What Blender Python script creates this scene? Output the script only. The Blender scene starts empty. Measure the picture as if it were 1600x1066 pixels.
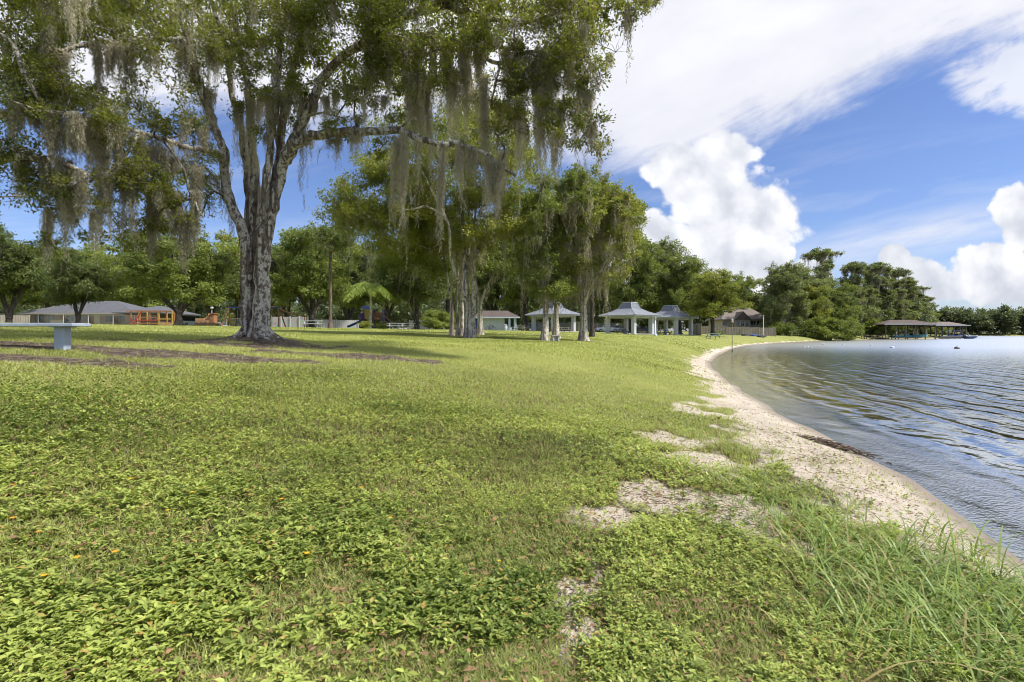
import bpy, math, random
import numpy as np
from math import radians, sin, cos, pi
from mathutils import Vector

# ------------------------------------------------------------------ camera, world, sun, exposure
SC = bpy.context.scene
CAMZ = 1.6; FPX = 800.0; HOR = 522.0        # photo pixels (1600 wide): focal length and horizon row
cam_d = bpy.data.cameras.new("camera"); cam = bpy.data.objects.new("camera", cam_d)
SC.collection.objects.link(cam); SC.camera = cam
cam.location = (0, 0, CAMZ); cam.rotation_euler = (radians(90), 0, 0)
cam_d.lens = 18.0; cam_d.sensor_width = 36.0; cam_d.shift_y = -11.0 / 1600.0
cam_d.clip_start = 0.05; cam_d.clip_end = 6000

SUN_AZ, SUN_EL = radians(108), radians(54)    # azimuth from +Y towards +X
sd = bpy.data.lights.new("sun", 'SUN'); sd.energy = 3.4; sd.angle = radians(4.0); sd.color = (1.0, 0.95, 0.86)
so = bpy.data.objects.new("sun", sd); SC.collection.objects.link(so)
_v = Vector((sin(SUN_AZ) * cos(SUN_EL), cos(SUN_AZ) * cos(SUN_EL), sin(SUN_EL)))
so.rotation_euler = _v.to_track_quat('Z', 'Y').to_euler(); so.location = (0, 0, 60)
SC.view_settings.view_transform = 'Standard'; SC.view_settings.look = 'None'
SC.view_settings.exposure = 0.82; SC.view_settings.gamma = 1.0

class E:
    """small wrapper: arithmetic on node sockets"""
    def __init__(s, t, sock): s.t, s.s = t, sock
    def _m(s, op, *a, clamp=False):
        n = s.t.nodes.new('ShaderNodeMath'); n.operation = op; n.use_clamp = clamp
        for i, v in enumerate(a):
            if isinstance(v, E): s.t.links.new(v.s, n.inputs[i])
            else: n.inputs[i].default_value = v
        return E(s.t, n.outputs[0])
    def __add__(s, o): return s._m('ADD', s, o)
    __radd__ = __add__
    def __sub__(s, o): return s._m('SUBTRACT', s, o)
    def __rsub__(s, o): return s._m('SUBTRACT', o, s)
    def __mul__(s, o): return s._m('MULTIPLY', s, o)
    __rmul__ = __mul__
    def __truediv__(s, o): return s._m('DIVIDE', s, o)
    def max(s, o): return s._m('MAXIMUM', s, o)
    def min(s, o): return s._m('MINIMUM', s, o)
    def sqrt(s): return s._m('SQRT', s)
    def sin(s): return s._m('SINE', s)
    def pow(s, o): return s._m('POWER', s, o)
    def clamp(s): return s._m('ADD', s, 0.0, clamp=True)
    def step(s, a, b):
        n = s.t.nodes.new('ShaderNodeMapRange'); n.interpolation_type = 'SMOOTHSTEP'
        s.t.links.new(s.s, n.inputs[0])
        for i, v in ((1, a), (2, b), (3, 0.0), (4, 1.0)): n.inputs[i].default_value = v
        return E(s.t, n.outputs[0])

def comb(t, x, y, z=0.0):
    n = t.nodes.new('ShaderNodeCombineXYZ')
    for i, v in enumerate((x, y, z)):
        if isinstance(v, E): t.links.new(v.s, n.inputs[i])
        else: n.inputs[i].default_value = v
    return n.outputs[0]
def sep(t, sock):
    n = t.nodes.new('ShaderNodeSeparateXYZ'); t.links.new(sock, n.inputs[0])
    return [E(t, o) for o in n.outputs]
def noise(t, vec, scale, detail=4, rough=0.5, dist=0.0):
    n = t.nodes.new('ShaderNodeTexNoise')
    if vec is not None: t.links.new(vec, n.inputs['Vector'])
    n.inputs['Scale'].default_value = scale; n.inputs['Detail'].default_value = detail
    n.inputs['Roughness'].default_value = rough; n.inputs['Distortion'].default_value = dist
    return E(t, n.outputs[0])
def voro(t, vec, scale, feat='F1', smooth=None):
    n = t.nodes.new('ShaderNodeTexVoronoi'); n.feature = feat
    if vec is not None: t.links.new(vec, n.inputs['Vector'])
    n.inputs['Scale'].default_value = scale
    if smooth is not None: n.inputs['Smoothness'].default_value = smooth
    return E(t, n.outputs['Distance'])
def mixc(t, fac, a, b, typ='MIX'):
    n = t.nodes.new('ShaderNodeMix'); n.data_type = 'RGBA'; n.blend_type = typ
    for k, v in ((0, fac), (6, a), (7, b)):
        if isinstance(v, E): t.links.new(v.s, n.inputs[k])
        elif hasattr(v, 'is_linked'): t.links.new(v, n.inputs[k])
        elif k == 0: n.inputs[0].default_value = v
        else: n.inputs[k].default_value = (v[0], v[1], v[2], 1)
    return n.outputs[2]
def ramp(t, fac, stops, interp='LINEAR'):
    n = t.nodes.new('ShaderNodeValToRGB'); n.color_ramp.interpolation = interp
    e = n.color_ramp.elements
    while len(e) < len(stops): e.new(0.5)
    for k, (p, c) in enumerate(stops):
        e[k].position = p; e[k].color = (c[0], c[1], c[2], 1)
    t.links.new(fac.s if isinstance(fac, E) else fac, n.inputs[0])
    return n.outputs[0]

def build_world():
    w = bpy.data.worlds.new("World"); SC.world = w; w.use_nodes = True
    t = w.node_tree; t.nodes.clear()
    out = t.nodes.new('ShaderNodeOutputWorld')
    sky = t.nodes.new('ShaderNodeTexSky'); sky.sky_type = 'NISHITA'; sky.sun_disc = False
    sky.sun_elevation = SUN_EL; sky.sun_rotation = SUN_AZ
    sky.air_density = 1.0; sky.dust_density = 0.6; sky.ozone_density = 2.2; sky.altitude = 20
    tc = t.nodes.new('ShaderNodeTexCoord')
    x, y, z = sep(t, tc.outputs['Generated'])
    front = y.step(0.02, 0.18)
    yy = y.max(0.08)
    u = x / yy; v = z / yy                    # directions seen on a plane north of the viewer
    U = lambda px: (px - 800) / 800.0
    V = lambda py: (522 - py) / 800.0
    p = comb(t, u, v)
    # ---- heaped clouds: soft blobs broken by billowing noise
    fb = noise(t, p, 9.0, 9, 0.56, 0.15); vo = voro(t, p, 17.0); vo2 = voro(t, p, 42.0)
    bil = (fb - 0.5) * 1.15 + (0.42 - vo) * 0.30 + (0.42 - vo2) * 0.13
    po = comb(t, u - 0.020, v - 0.035)
    fb2 = noise(t, po, 9.0, 6, 0.5, 0.15); vb = voro(t, po, 17.0)
    bil2 = (fb2 - 0.5) * 1.15 + (0.42 - vb) * 0.30
    def blobs(lst):
        r = None
        for cx, cy, rx, ry in lst:
            a = (u - U(cx)) / (rx / 800.0); b = (v - V(cy)) / (ry / 800.0)
            f = 1.0 - (a * a + b * b).sqrt()
            r = f if r is None else r.max(f)
        return r
    tower = [(1115, 285, 92, 72), (1150, 345, 115, 80), (1060, 262, 62, 52), (1075, 400, 125, 75),
             (1180, 420, 70, 50), (1015, 385, 70, 60), (960, 440, 120, 60), (1190, 372, 60, 40), (1130, 238, 70, 40)]
    right = [(1400, 402, 34, 34), (1450, 436, 52, 40), (1535, 428, 74, 54), (1600, 455, 80, 44), (1612, 335, 72, 54),
             (1700, 350, 110, 70), (1400, 462, 110, 26), (1478, 446, 62, 36), (1425, 428, 46, 40), (1560, 436, 60, 46), (1260, 428, 56, 30), (1225, 400, 24, 22), (1800, 440, 190, 60)]
    fb_t = blobs(tower); fb_r = blobs(right)
    base = (v + (fb - 0.5) * 0.03).step(V(484), V(470))
    m_t = (fb_t + bil).step(0.02, 0.20); m_r = (fb_r + bil * 1.1).step(0.05, 0.20) * base
    cum = m_t.max(m_r) * front
    relief = ((bil - bil2) * 2.3 + 0.62).clamp()
    low = (v - V(475)) / (V(330) - V(475))
    shade_r = ((fb_r * -1.0 + 0.95).clamp() * 0.55 + low.clamp() * 0.5).clamp()
    lit = (relief * 0.62 + 0.38) * (0.80 + 0.20 * shade_r)
    ccol = mixc(t, lit, (0.46, 0.51, 0.63), (1.03, 1.04, 1.07))
    # ---- high sheet with a feathered lower edge
    n_c = t.nodes.new('ShaderNodeValToRGB')
    e = n_c.color_ramp.elements; pts = [(0, 165), (300, 190), (500, 205), (650, 200), (800, 222), (900, 256), (1010, 268),
                                        (1080, 262), (1170, 228), (1300, 172), (1390, 118), (1480, 85), (1600, 62), (1720, 130), (1850, 270), (2200, 330)]  # unseen right of view: sheet added lower, to reflect white streaks in the water
    while len(e) < len(pts): e.new(0.5)
    for k, (a, b) in enumerate(pts):
        e[k].position = (U(a) + 1.2) / 3.4; g = V(b); e[k].color = (g, g, g, 1)
    t.links.new(((u + 1.2) / 3.4).clamp().s, n_c.inputs[0])
    vb_ = E(t, n_c.outputs[0])
    ps = comb(t, u * 0.9 + v * 1.15, v * 2.3 - u * 1.35)      # streaks run up to the right
    st = noise(t, ps, 3.2, 9, 0.60, 0.5)
    st2 = noise(t, comb(t, u * 0.6 + v * 0.8, v * 5.0 - u * 2.6), 6.0, 8, 0.62, 0.3)
    gap = v - vb_
    sheet = (gap + (st - 0.5) * 0.20 + (st2 - 0.5) * 0.10).step(-0.035, 0.085)
    sh_r = 1.0 - (((u - U(1600)) / 0.16) * ((u - U(1600)) / 0.16) + ((v - V(118)) / 0.085) * ((v - V(118)) / 0.085)).sqrt()
    patch = (sh_r + (st - 0.5) * 1.5 + (st2 - 0.5) * 0.7).step(0.0, 0.5)
    # thin streaks low on the right
    w1 = 1.0 - (((u - U(1430)) / 0.42) * ((u - U(1430)) / 0.42) + ((v - V(368) - (u - U(1430)) * 0.20) / 0.06) * ((v - V(368) - (u - U(1430)) * 0.20) / 0.06)).sqrt()
    st3 = noise(t, comb(t, u * 1.2 + v * 0.3, v * 7.0 - u * 1.6), 5.0, 8, 0.6, 0.2)
    wisp = ((w1.clamp() * 1.1) * (st3 * 2.0 - 0.25)).clamp() * 0.75
    w2 = noise(t, comb(t, u * 0.8, v * 5.0 - u * 0.9), 4.0, 7, 0.6, 0.4)
    wl = (w2 - 0.47).clamp() * 1.8 * (1.0 - (v - 0.28).clamp() * 6.0).clamp()
    sheet_f = (sheet.max(patch * 0.8).max(wisp).max(wl * 0.5)).clamp() * front
    # rest of the sky (overhead and behind): broken cloud
    zz = z.max(0.06)
    q = comb(t, x / zz, y / zz)
    bk = noise(t, q, 0.9, 8, 0.55, 0.4).step(0.44, 0.62)
    cov_b = bk * (1.0 - front)
    up = z.step(0.0, 0.05)
    cov = (sheet_f.max(cov_b)) * up
    sn = noise(t, ps, 2.0, 5, 0.55, 0.2)
    scol = mixc(t, (sn * 1.5 - 0.28).clamp(), (0.72, 0.74, 0.84), (1.02, 1.02, 1.05))
    # ---- compose
    bg = t.nodes.new('ShaderNodeBackground'); bg.inputs[1].default_value = 0.078
    skc = mixc(t, 1.0, sky.outputs[0], (0.80, 0.86, 1.12), 'MULTIPLY'); t.links.new(skc, bg.inputs[0])
    bs = t.nodes.new('ShaderNodeBackground'); bs.inputs[1].default_value = 0.60; t.links.new(scol, bs.inputs[0])
    bc = t.nodes.new('ShaderNodeBackground'); bc.inputs[1].default_value = 0.58; t.links.new(ccol, bc.inputs[0])
    m1 = t.nodes.new('ShaderNodeMixShader'); m2 = t.nodes.new('ShaderNodeMixShader')
    t.links.new(cov.s, m1.inputs[0]); t.links.new(bg.outputs[0], m1.inputs[1]); t.links.new(bs.outputs[0], m1.inputs[2])
    t.links.new((cum * up).s, m2.inputs[0]); t.links.new(m1.outputs[0], m2.inputs[1]); t.links.new(bc.outputs[0], m2.inputs[2])
    t.links.new(m2.outputs[0], out.inputs[0])
    w.cycles.sampling_method = 'MANUAL'; w.cycles.sample_map_resolution = 512
build_world()
SC.cycles.max_bounces = 6; SC.cycles.diffuse_bounces = 3; SC.cycles.glossy_bounces = 3
SC.cycles.transparent_max_bounces = 8; SC.cycles.transmission_bounces = 4
SC.cycles.caustics_reflective = False; SC.cycles.caustics_refractive = False
SC.cycles.use_denoising = True; SC.cycles.denoising_prefilter = 'ACCURATE'; SC.cycles.filter_width = 1.0

# ------------------------------------------------------------------ helpers
RNG = np.random.default_rng(7)
COL = SC.collection

def P(px, py, Y):
    """a point seen at photo pixel (px, py), Y metres out"""
    return np.array([(px - 800) / FPX * Y, Y, CAMZ - (py - HOR) / FPX * Y])

SHORE = np.array([(9, -60), (4.2, -12), (3.1, -3), (2.95, 0), (3.15, 1.8), (3.58, 3.58), (4.06, 4.78), (4.60, 6.74), (5.35, 10.4), (7.0, 16.4),
                  (9.9, 25.6), (14.0, 35.6), (23.8, 55.6), (33, 72), (47, 91), (76, 124), (104, 150), (122, 163), (150, 178), (178, 200), (200, 232), (208, 262),
                  (196, 300), (170, 360), (190, 420), (330, 432), (480, 415), (700, 440), (1000, 400), (1500, 200),
                  (1500, -700), (40, -700), (20, -150)], float)
def _wob():
    # subdivide and wobble the near shoreline a little
    pts = []
    r = np.random.default_rng(3)
    n = len(SHORE)
    for i in range(n):
        a, b = SHORE[i], SHORE[(i + 1) % n]
        L = np.linalg.norm(b - a); near = min(np.hypot(*a), np.hypot(*b)) < 60
        k = max(1, int(L / (0.9 if near else 400)))
        k = min(k, 24)
        for j in range(k):
            q = a + (b - a) * j / k
            if near and j: q = q + r.normal(0, 0.045, 2) * (1 + np.hypot(*q) * 0.03)
            pts.append(q)
    return np.array(pts)
POLY = _wob()
def shore_d(x, y):
    """distance to the waterline, positive on land"""
    x = np.atleast_1d(np.asarray(x, float)); y = np.atleast_1d(np.asarray(y, float))
    best = np.full(x.shape, 1e9); ins = np.zeros(x.shape, bool)
    A = POLY; B = np.roll(POLY, -1, 0)
    for a, b in zip(A, B):
        d = b - a; L = d @ d
        tt = np.clip(((x - a[0]) * d[0] + (y - a[1]) * d[1]) / L, 0, 1)
        dd = (x - a[0] - tt * d[0]) ** 2 + (y - a[1] - tt * d[1]) ** 2
        best = np.minimum(best, dd)
        if a[1] != b[1]:
            c = ((a[1] > y) != (b[1] > y)) & (x < (b[0] - a[0]) * (y - a[1]) / (b[1] - a[1]) + a[0])
            ins ^= c
    best = np.sqrt(best)
    return np.where(ins, -best, best)

_perm = np.random.default_rng(11).random((256, 256))
def vnoise(x, y):
    xi = np.floor(x).astype(int); yi = np.floor(y).astype(int)
    fx = x - xi; fy = y - yi; fx = fx * fx * (3 - 2 * fx); fy = fy * fy * (3 - 2 * fy)
    g = lambda i, j: _perm[(xi + i) & 255, (yi + j) & 255]
    return (g(0, 0) * (1 - fx) + g(1, 0) * fx) * (1 - fy) + (g(0, 1) * (1 - fx) + g(1, 1) * fx) * fy
def fbm(x, y, s=1.0, o=4):
    r = 0; a = 0.5; tot = 0
    for k in range(o):
        r = r + a * vnoise(x * s + 17.3 * k, y * s + 5.1 * k); tot += a; a *= 0.5; s *= 2.03
    return r / tot

TREE_XY = P(400, 532, 13.5)[:2]
def gz(x, y, d=None):
    x = np.atleast_1d(np.asarray(x, float)); y = np.atleast_1d(np.asarray(y, float))
    if d is None: d = shore_d(x, y)
    z = np.interp(d, [-200, -40, -12, -4, 0, 0.6, 3, 8, 13, 16, 20, 30, 60, 100, 300],
                  [-5, -3.2, -1.3, -0.4, 0.0, 0.09, 0.33, 0.98, 1.36, 1.50, 1.66, 2.02, 2.55, 3.05, 3.6])
    zf = np.interp(d, [-200, -40, -12, -4, 0, 0.6, 3, 6, 10, 13, 16, 20, 30, 60, 100, 300],
                   [-5, -3.2, -1.3, -0.4, 0.0, 0.14, 0.78, 1.22, 1.34, 1.40, 1.52, 1.66, 2.02, 2.55, 3.05, 3.6])
    w = np.clip((y - 7) / 12, 0, 1); w = w * w * (3 - 2 * w); z = z * (1 - w) + zf * w
    land = np.clip(d / 1.2, 0, 1)
    r = np.hypot(x, y)
    z = z + land * ((fbm(x, y, 0.9) - 0.5) * 0.07 + (fbm(x, y, 0.15) - 0.5) * 0.16 * np.clip(r / 20, 0, 1))
    z = z + land * (fbm(x, y, 4.5, 2) - 0.5) * 0.03 * np.clip(12 / (r + 1), 0, 1)
    rt = np.hypot(x - TREE_XY[0], (y - TREE_XY[1]))
    z = z + 0.17 * np.exp(-(rt / 0.95) ** 2)
    return z
def g1(x, y): return float(gz(x, y)[0])

def ellipse(x, y, cx, cy, rx, ry, rot=0.0):
    c, s = cos(rot), sin(rot); dx, dy = x - cx, y - cy
    return 1 - np.sqrt(((dx * c + dy * s) / rx) ** 2 + ((-dx * s + dy * c) / ry) ** 2)
def ground_xy(px, py, z=0.3):
    for _ in range(12):
        Y = (CAMZ - z) * FPX / (py - HOR); X = (px - 800) / FPX * Y; z = 0.5 * z + 0.5 * g1(X, Y)
    return X, Y
SANDY = []
for px, py, rx, ry, rot in ((940, 808, .36, .30, .3), (1165, 826, .46, .42, -.4), (1110, 785, .85, .42, -.2), (1030, 790, .4, .3, 0), (882, 950, .24, .52, -.15), (1050, 690, .5, .9, .5),
                            (1085, 640, .5, .9, .3), (1100, 720, .5, .7, .3), (1250, 860, .2, .15, 0)):
    X, Y = ground_xy(px, py); SANDY.append((X, Y, rx, ry, rot))
MULCH = []
for px, py, rx, ry in ((400, 546, 3.2, 1.25), (150, 551, 5.2, 0.8), (300, 556, 3.4, 0.8), (530, 556, 3.0, 0.75), (20, 552, 3.2, .9), (90, 575, 2.4, .5)):
    Y = 12.0 if px > 250 else 9.2
    if px == 530: Y = 11.0
    if px == 90: Y = 7.6
    if px == 400: Y = 12.9
    MULCH.append(((px - 800) / 800 * Y, Y, rx, ry, 0.0))
def masks(x, y, d):
    """bare sand and dark mulch cover, 0..1-ish before breaking up with noise"""
    n = fbm(x, y, 1.7, 4); r = np.hypot(x, y)
    edge = np.interp(y, [-5, 2, 3.2, 5, 8, 12, 20, 40, 90, 150], [0.5, 0.55, 0.85, 1.75, 2.0, 1.4, 1.2, .9, .5, .0])
    bare = np.clip((edge - d) / (0.55 * edge) * 1.0 + 0.35 + (n - 0.5) * 2.1 + (fbm(x, y, 5.0, 3) - .5) * .8, 0, 1)
    bare = np.where(d > edge * 2.2, 0, bare)
    for X, Y, rx, ry, rot in SANDY:
        bare = np.maximum(bare, np.clip(ellipse(x, y, X, Y, rx, ry, rot) * 1.15 + 0.12 + (n - 0.5) * 1.3 + (fbm(x, y, 5.0, 3) - .5) * 1.5, 0, 1) * (ellipse(x, y, X, Y, rx * 1.5, ry * 1.5, rot) > 0))
    mul = np.zeros_like(x)
    for X, Y, rx, ry, rot in MULCH:
        mul = np.maximum(mul, np.clip(ellipse(x, y, X, Y, rx, ry, rot) * 1.6 + .1 + (n - 0.5) * 2.4, 0, 1))
    # far dirt rings under the other trees are added by TREEPADS
    for X, Y, rr in TREEPADS:
        mul = np.maximum(mul, np.clip(1.3 - np.hypot(x - X, y - Y) / rr + (n - 0.5), 0, 1))
    return bare, mul
TREEPADS = [(*P(733, 530, 28)[:2], 1.5), (*P(712, 524, 32)[:2], 1.3), (*P(850, 531, 27)[:2], .8), (*P(869, 525, 33)[:2], .9), (*P(912, 530, 28)[:2], .9), (*P(750, 518, 40)[:2], 1.2)]

def rawmesh(name, verts, faces_flat, sizes, mat=None, attrs=None, smooth=False):
    me = bpy.data.meshes.new(name)
    verts = np.asarray(verts, np.float32); nv = len(verts)
    faces_flat = np.asarray(faces_flat, np.int32); sizes = np.asarray(sizes, np.int32)
    me.vertices.add(nv); me.vertices.foreach_set('co', verts.ravel())
    me.loops.add(len(faces_flat)); me.loops.foreach_set('vertex_index', faces_flat)
    me.polygons.add(len(sizes)); st = np.zeros(len(sizes), np.int32); st[1:] = np.cumsum(sizes)[:-1]
    me.polygons.foreach_set('loop_start', st)
    if smooth: me.polygons.foreach_set('use_smooth', np.ones(len(sizes), bool))
    for k, v in (attrs or {}).items():
        a = me.attributes.new(k, 'FLOAT', 'POINT'); a.data.foreach_set('value', np.asarray(v, np.float32))
    me.update(calc_edges=True)
    if mat: me.materials.append(mat)
    return me
def link(name, me, parent=None, loc=None):
    o = bpy.data.objects.new(name, me); COL.objects.link(o)
    if parent is not None: o.parent = parent
    if loc is not None: o.location = loc
    return o
def tag(o, label=None, cat=None, group=None, kind=None):
    if label: o['label'] = label
    if cat: o['category'] = cat
    if group: o['group'] = group
    if kind: o['kind'] = kind
    return o
def thing(name, label, cat, loc=(0, 0, 0), rotz=0.0, group=None):
    o = bpy.data.objects.new(name, None); COL.objects.link(o)
    o.location = loc; o.rotation_euler = (0, 0, rotz); o.empty_display_size = 0.3
    return tag(o, label, cat, group)
def dup(root, loc, rotz=0, scale=(1, 1, 1), label=None, group=None, cat=None):
    r = root.copy(); COL.objects.link(r); r.location = loc; r.rotation_euler = (0, 0, rotz); r.scale = scale
    if label: r['label'] = label
    if group: r['group'] = group
    if cat: r['category'] = cat
    def rec(o, n):
        for ch in list(o.children):
            c = ch.copy(); COL.objects.link(c); c.parent = n; rec(ch, c)
    rec(root, r)
    return r

class MB:
    """collects shapes and links them as ONE mesh object"""
    def __init__(s): s.v = []; s.f = []
    def add(s, vs, fs):
        b = len(s.v); s.v += [tuple(map(float, q)) for q in vs]; s.f += [tuple(b + i for i in f) for f in fs]; return s
    def box(s, c, sz, rz=0.0, bev=0.0):
        x, y, z = (q / 2 for q in sz); C, S = cos(rz), sin(rz)
        if bev:
            b = min(bev, x * .9, y * .9, z * .9); pts = []
            for zz, ins in ((-z, b), (-z + b, 0), (z - b, 0), (z, b)):
                X, Y = x - ins, y - ins
                for q in ((-X + b * (ins == 0), -Y), (X - b * (ins == 0), -Y), (X, -Y + b * (ins == 0)), (X, Y - b * (ins == 0)), (X - b * (ins == 0), Y), (-X + b * (ins == 0), Y), (-X, Y - b * (ins == 0)), (-X, -Y + b * (ins == 0))):
                    pts.append((c[0] + q[0] * C - q[1] * S, c[1] + q[0] * S + q[1] * C, c[2] + zz))
            fs = [tuple(range(7, -1, -1)), tuple(range(24, 32))]
            for k in range(3):
                for i in range(8): j = (i + 1) % 8; fs.append((k * 8 + i, k * 8 + j, k * 8 + 8 + j, k * 8 + 8 + i))
            return s.add(pts, fs)
        pts = [(c[0] + a * x * C - b * y * S, c[1] + a * x * S + b * y * C, c[2] + d * z) for d in (-1, 1) for a, b in ((-1, -1), (1, -1), (1, 1), (-1, 1))]
        return s.add(pts, [(3, 2, 1, 0), (4, 5, 6, 7), (0, 1, 5, 4), (1, 2, 6, 5), (2, 3, 7, 6), (3, 0, 4, 7)])
    def tube(s, p0, p1, r0, r1=None, n=8, cap=True):
        r1 = r0 if r1 is None else r1
        p0 = Vector(p0); p1 = Vector(p1); d = (p1 - p0).normalized()
        a = d.orthogonal().normalized(); b = d.cross(a)
        pts = [p + (a * cos(2 * pi * i / n) + b * sin(2 * pi * i / n)) * r for p, r in ((p0, r0), (p1, r1)) for i in range(n)]
        fs = [(i, (i + 1) % n, n + (i + 1) % n, n + i) for i in range(n)]
        if cap: fs += [tuple(range(n - 1, -1, -1)), tuple(range(n, 2 * n))]
        return s.add(pts, fs)
    def path(s, pts, rad, n=6):
        for i in range(len(pts) - 1):
            r0 = rad[i] if hasattr(rad, '__len__') else rad; r1 = rad[i + 1] if hasattr(rad, '__len__') else rad
            s.tube(pts[i], pts[i + 1], r0, r1, n)
        return s
    def lathe(s, prof, c=(0, 0, 0), n=16):
        pts = [(c[0] + r * cos(2 * pi * i / n), c[1] + r * sin(2 * pi * i / n), c[2] + z) for r, z in prof for i in range(n)]
        fs = [(k * n + i, k * n + (i + 1) % n, (k + 1) * n + (i + 1) % n, (k + 1) * n + i) for k in range(len(prof) - 1) for i in range(n)]
        fs += [tuple(range(n - 1, -1, -1)), tuple(range((len(prof) - 1) * n, len(prof) * n))]
        return s.add(pts, fs)
    def prism(s, poly, y0, y1, axis='y'):
        """polygon in the (x,z) plane pushed along y"""
        n = len(poly)
        m = {'y': lambda a, b, t: (a, t, b), 'x': lambda a, b, t: (t, a, b), 'z': lambda a, b, t: (a, b, t)}[axis]
        pts = [m(a, b, y0) for a, b in poly] + [m(a, b, y1) for a, b in poly]
        return s.add(pts, [tuple(range(n)), tuple(range(2 * n - 1, n - 1, -1))] + [(i, n + i, n + (i + 1) % n, (i + 1) % n) for i in range(n)])
    def frus(s, z0, hx0, hy0, z1, hx1, hy1, c=(0, 0)):
        pts = [(c[0] + a * hx, c[1] + b * hy, z) for z, hx, hy in ((z0, hx0, hy0), (z1, hx1, hy1)) for a, b in ((-1, -1), (1, -1), (1, 1), (-1, 1))]
        return s.add(pts, [(3, 2, 1, 0), (4, 5, 6, 7), (0, 1, 5, 4), (1, 2, 6, 5), (2, 3, 7, 6), (3, 0, 4, 7)])
    def build(s, name, mat, parent=None, smooth=False, loc=None):
        me = bpy.data.meshes.new(name); me.from_pydata(s.v, [], s.f)
        import bmesh
        b = bmesh.new(); b.from_mesh(me); bmesh.ops.recalc_face_normals(b, faces=b.faces); b.to_mesh(me); b.free()
        me.update(); me.materials.append(mat)
        if smooth:
            me.polygons.foreach_set('use_smooth', np.ones(len(me.polygons), bool))
        return link(name, me, parent, loc)

# ------------------------------------------------------------------ materials
def newmat(name):
    m = bpy.data.materials.new(name); m.use_nodes = True; t = m.node_tree
    b = t.nodes['Principled BSDF']; return m, t, b
def objco(t): return t.nodes.new('ShaderNodeTexCoord').outputs['Object']
def bump(t, b, h, strength=0.3, dist=0.02):
    n = t.nodes.new('ShaderNodeBump'); n.inputs['Strength'].default_value = strength; n.inputs['Distance'].default_value = dist
    t.links.new(h.s, n.inputs['Height']); t.links.new(n.outputs[0], b.inputs['Normal'])
def plain(name, col, rough=0.6, var=0.22, scale=3.0, bmp=0.15, metal=0.0, stain=0.0, bscale=40):
    m, t, b = newmat(name); co = objco(t)
    n = noise(t, co, scale, 6, 0.6); c = np.array(col)
    s = mixc(t, n.step(0.25, 0.75), c * (1 - var), np.minimum(c * (1 + var), 0.95))
    if stain:
        n2 = noise(t, co, scale * 2.7, 8, 0.65, 0.6)
        s = mixc(t, n2.step(0.55, 0.75) * stain, s, (0.07, 0.06, 0.05))
    t.links.new(s, b.inputs['Base Color']); b.inputs['Roughness'].default_value = rough; b.inputs['Metallic'].default_value = metal
    if bmp: bump(t, b, noise(t, co, bscale, 3), bmp, 0.01)
    return m
def leafmat(name, lo, hi, old=(0.20, 0.15, 0.03), trans=0.35, rough=0.5, oldamt=0.06, spec=0.35, tc=(1.15, 1.22, 0.60)):
    m, t, b = newmat(name); b.inputs['Roughness'].default_value = rough
    b.inputs['Specular IOR Level'].default_value = spec
    a = t.nodes.new('ShaderNodeAttribute'); a.attribute_name = 'tint'; f = E(t, a.outputs['Fac'])
    col = ramp(t, f, [(0.0, lo), (1 - oldamt - 0.02, hi), (1 - oldamt * 0.5, old)])
    t.links.new(col, b.inputs['Base Color'])
    tr = t.nodes.new('ShaderNodeBsdfTranslucent')
    c2 = mixc(t, 1.0, col, tc, 'MULTIPLY'); t.links.new(c2, tr.inputs[0])
    mx = t.nodes.new('ShaderNodeMixShader'); mx.inputs[0].default_value = trans
    t.links.new(b.outputs[0], mx.inputs[1]); t.links.new(tr.outputs[0], mx.inputs[2])
    t.links.new(mx.outputs[0], t.nodes['Material Output'].inputs[0])
    return m
def barkmat(name, dark, mid, lichen, amt=0.5, scale=1.0):
    m, t, b = newmat(name); co = objco(t); x, y, z = sep(t, co)
    v = comb(t, x * 1.0, y * 1.0, z * 0.22)
    n = noise(t, v, 9 * scale, 6, 0.65, 0.4); c1 = mixc(t, n.step(0.35, 0.65), dark, mid)
    n2 = noise(t, co, 5.5 * scale, 9, 0.7, 0.3); n3 = noise(t, co, 26 * scale, 4, 0.6)
    f = (n2 + (n3 - 0.5) * 0.45).step(0.62 - 0.14 * amt, 0.70 - 0.13 * amt)
    streak = noise(t, comb(t, x * 1.0, y * 1.0, z * 0.05), 5.0 * scale, 3, 0.5, 0.3).step(0.43, 0.53) * 0.93 + 0.07
    c2 = mixc(t, n3, np.array(lichen) * 0.8, np.array(lichen) * 1.15)
    col = mixc(t, f * streak, c1, c2); t.links.new(col, b.inputs['Base Color']); b.inputs['Roughness'].default_value = 0.9
    bump(t, b, n * 1.0 + n3 * 0.4, 0.8, 0.04)
    return m
M = {}
M['white'] = plain('white_paint', (0.50, 0.515, 0.53), 0.55, 0.10, 2, 0.1, stain=0.12)
M['lightblue'] = plain('pale_blue_paint', (0.50, 0.60, 0.72), 0.55, 0.10, 2, 0.1, stain=0.1)
M['benchgrey'] = plain('grey_blue_paint', (0.36, 0.42, 0.52), 0.5, 0.14, 3, 0.2, stain=0.25)
M['roofgrey'] = None
M['trim'] = plain('grey_trim', (0.33, 0.36, 0.40), 0.6)
M['brick'] = None
M['tanwall'] = plain('tan_wall', (0.42, 0.36, 0.29), 0.8, 0.12)
M['brown'] = plain('brown_wood', (0.10, 0.065, 0.045), 0.8, 0.3, 6)
M['greywood'] = plain('weathered_wood', (0.20, 0.17, 0.145), 0.85, 0.3, 5, 0.4)
M['concrete'] = plain('concrete', (0.40, 0.39, 0.37), 0.85, 0.15, 4, 0.3, stain=0.2)
M['orange'] = plain('orange_paint', (0.36, 0.17, 0.09), 0.5, 0.12)
M['yellow'] = plain('yellow_plastic', (0.52, 0.34, 0.07), 0.45, 0.1)
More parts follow.
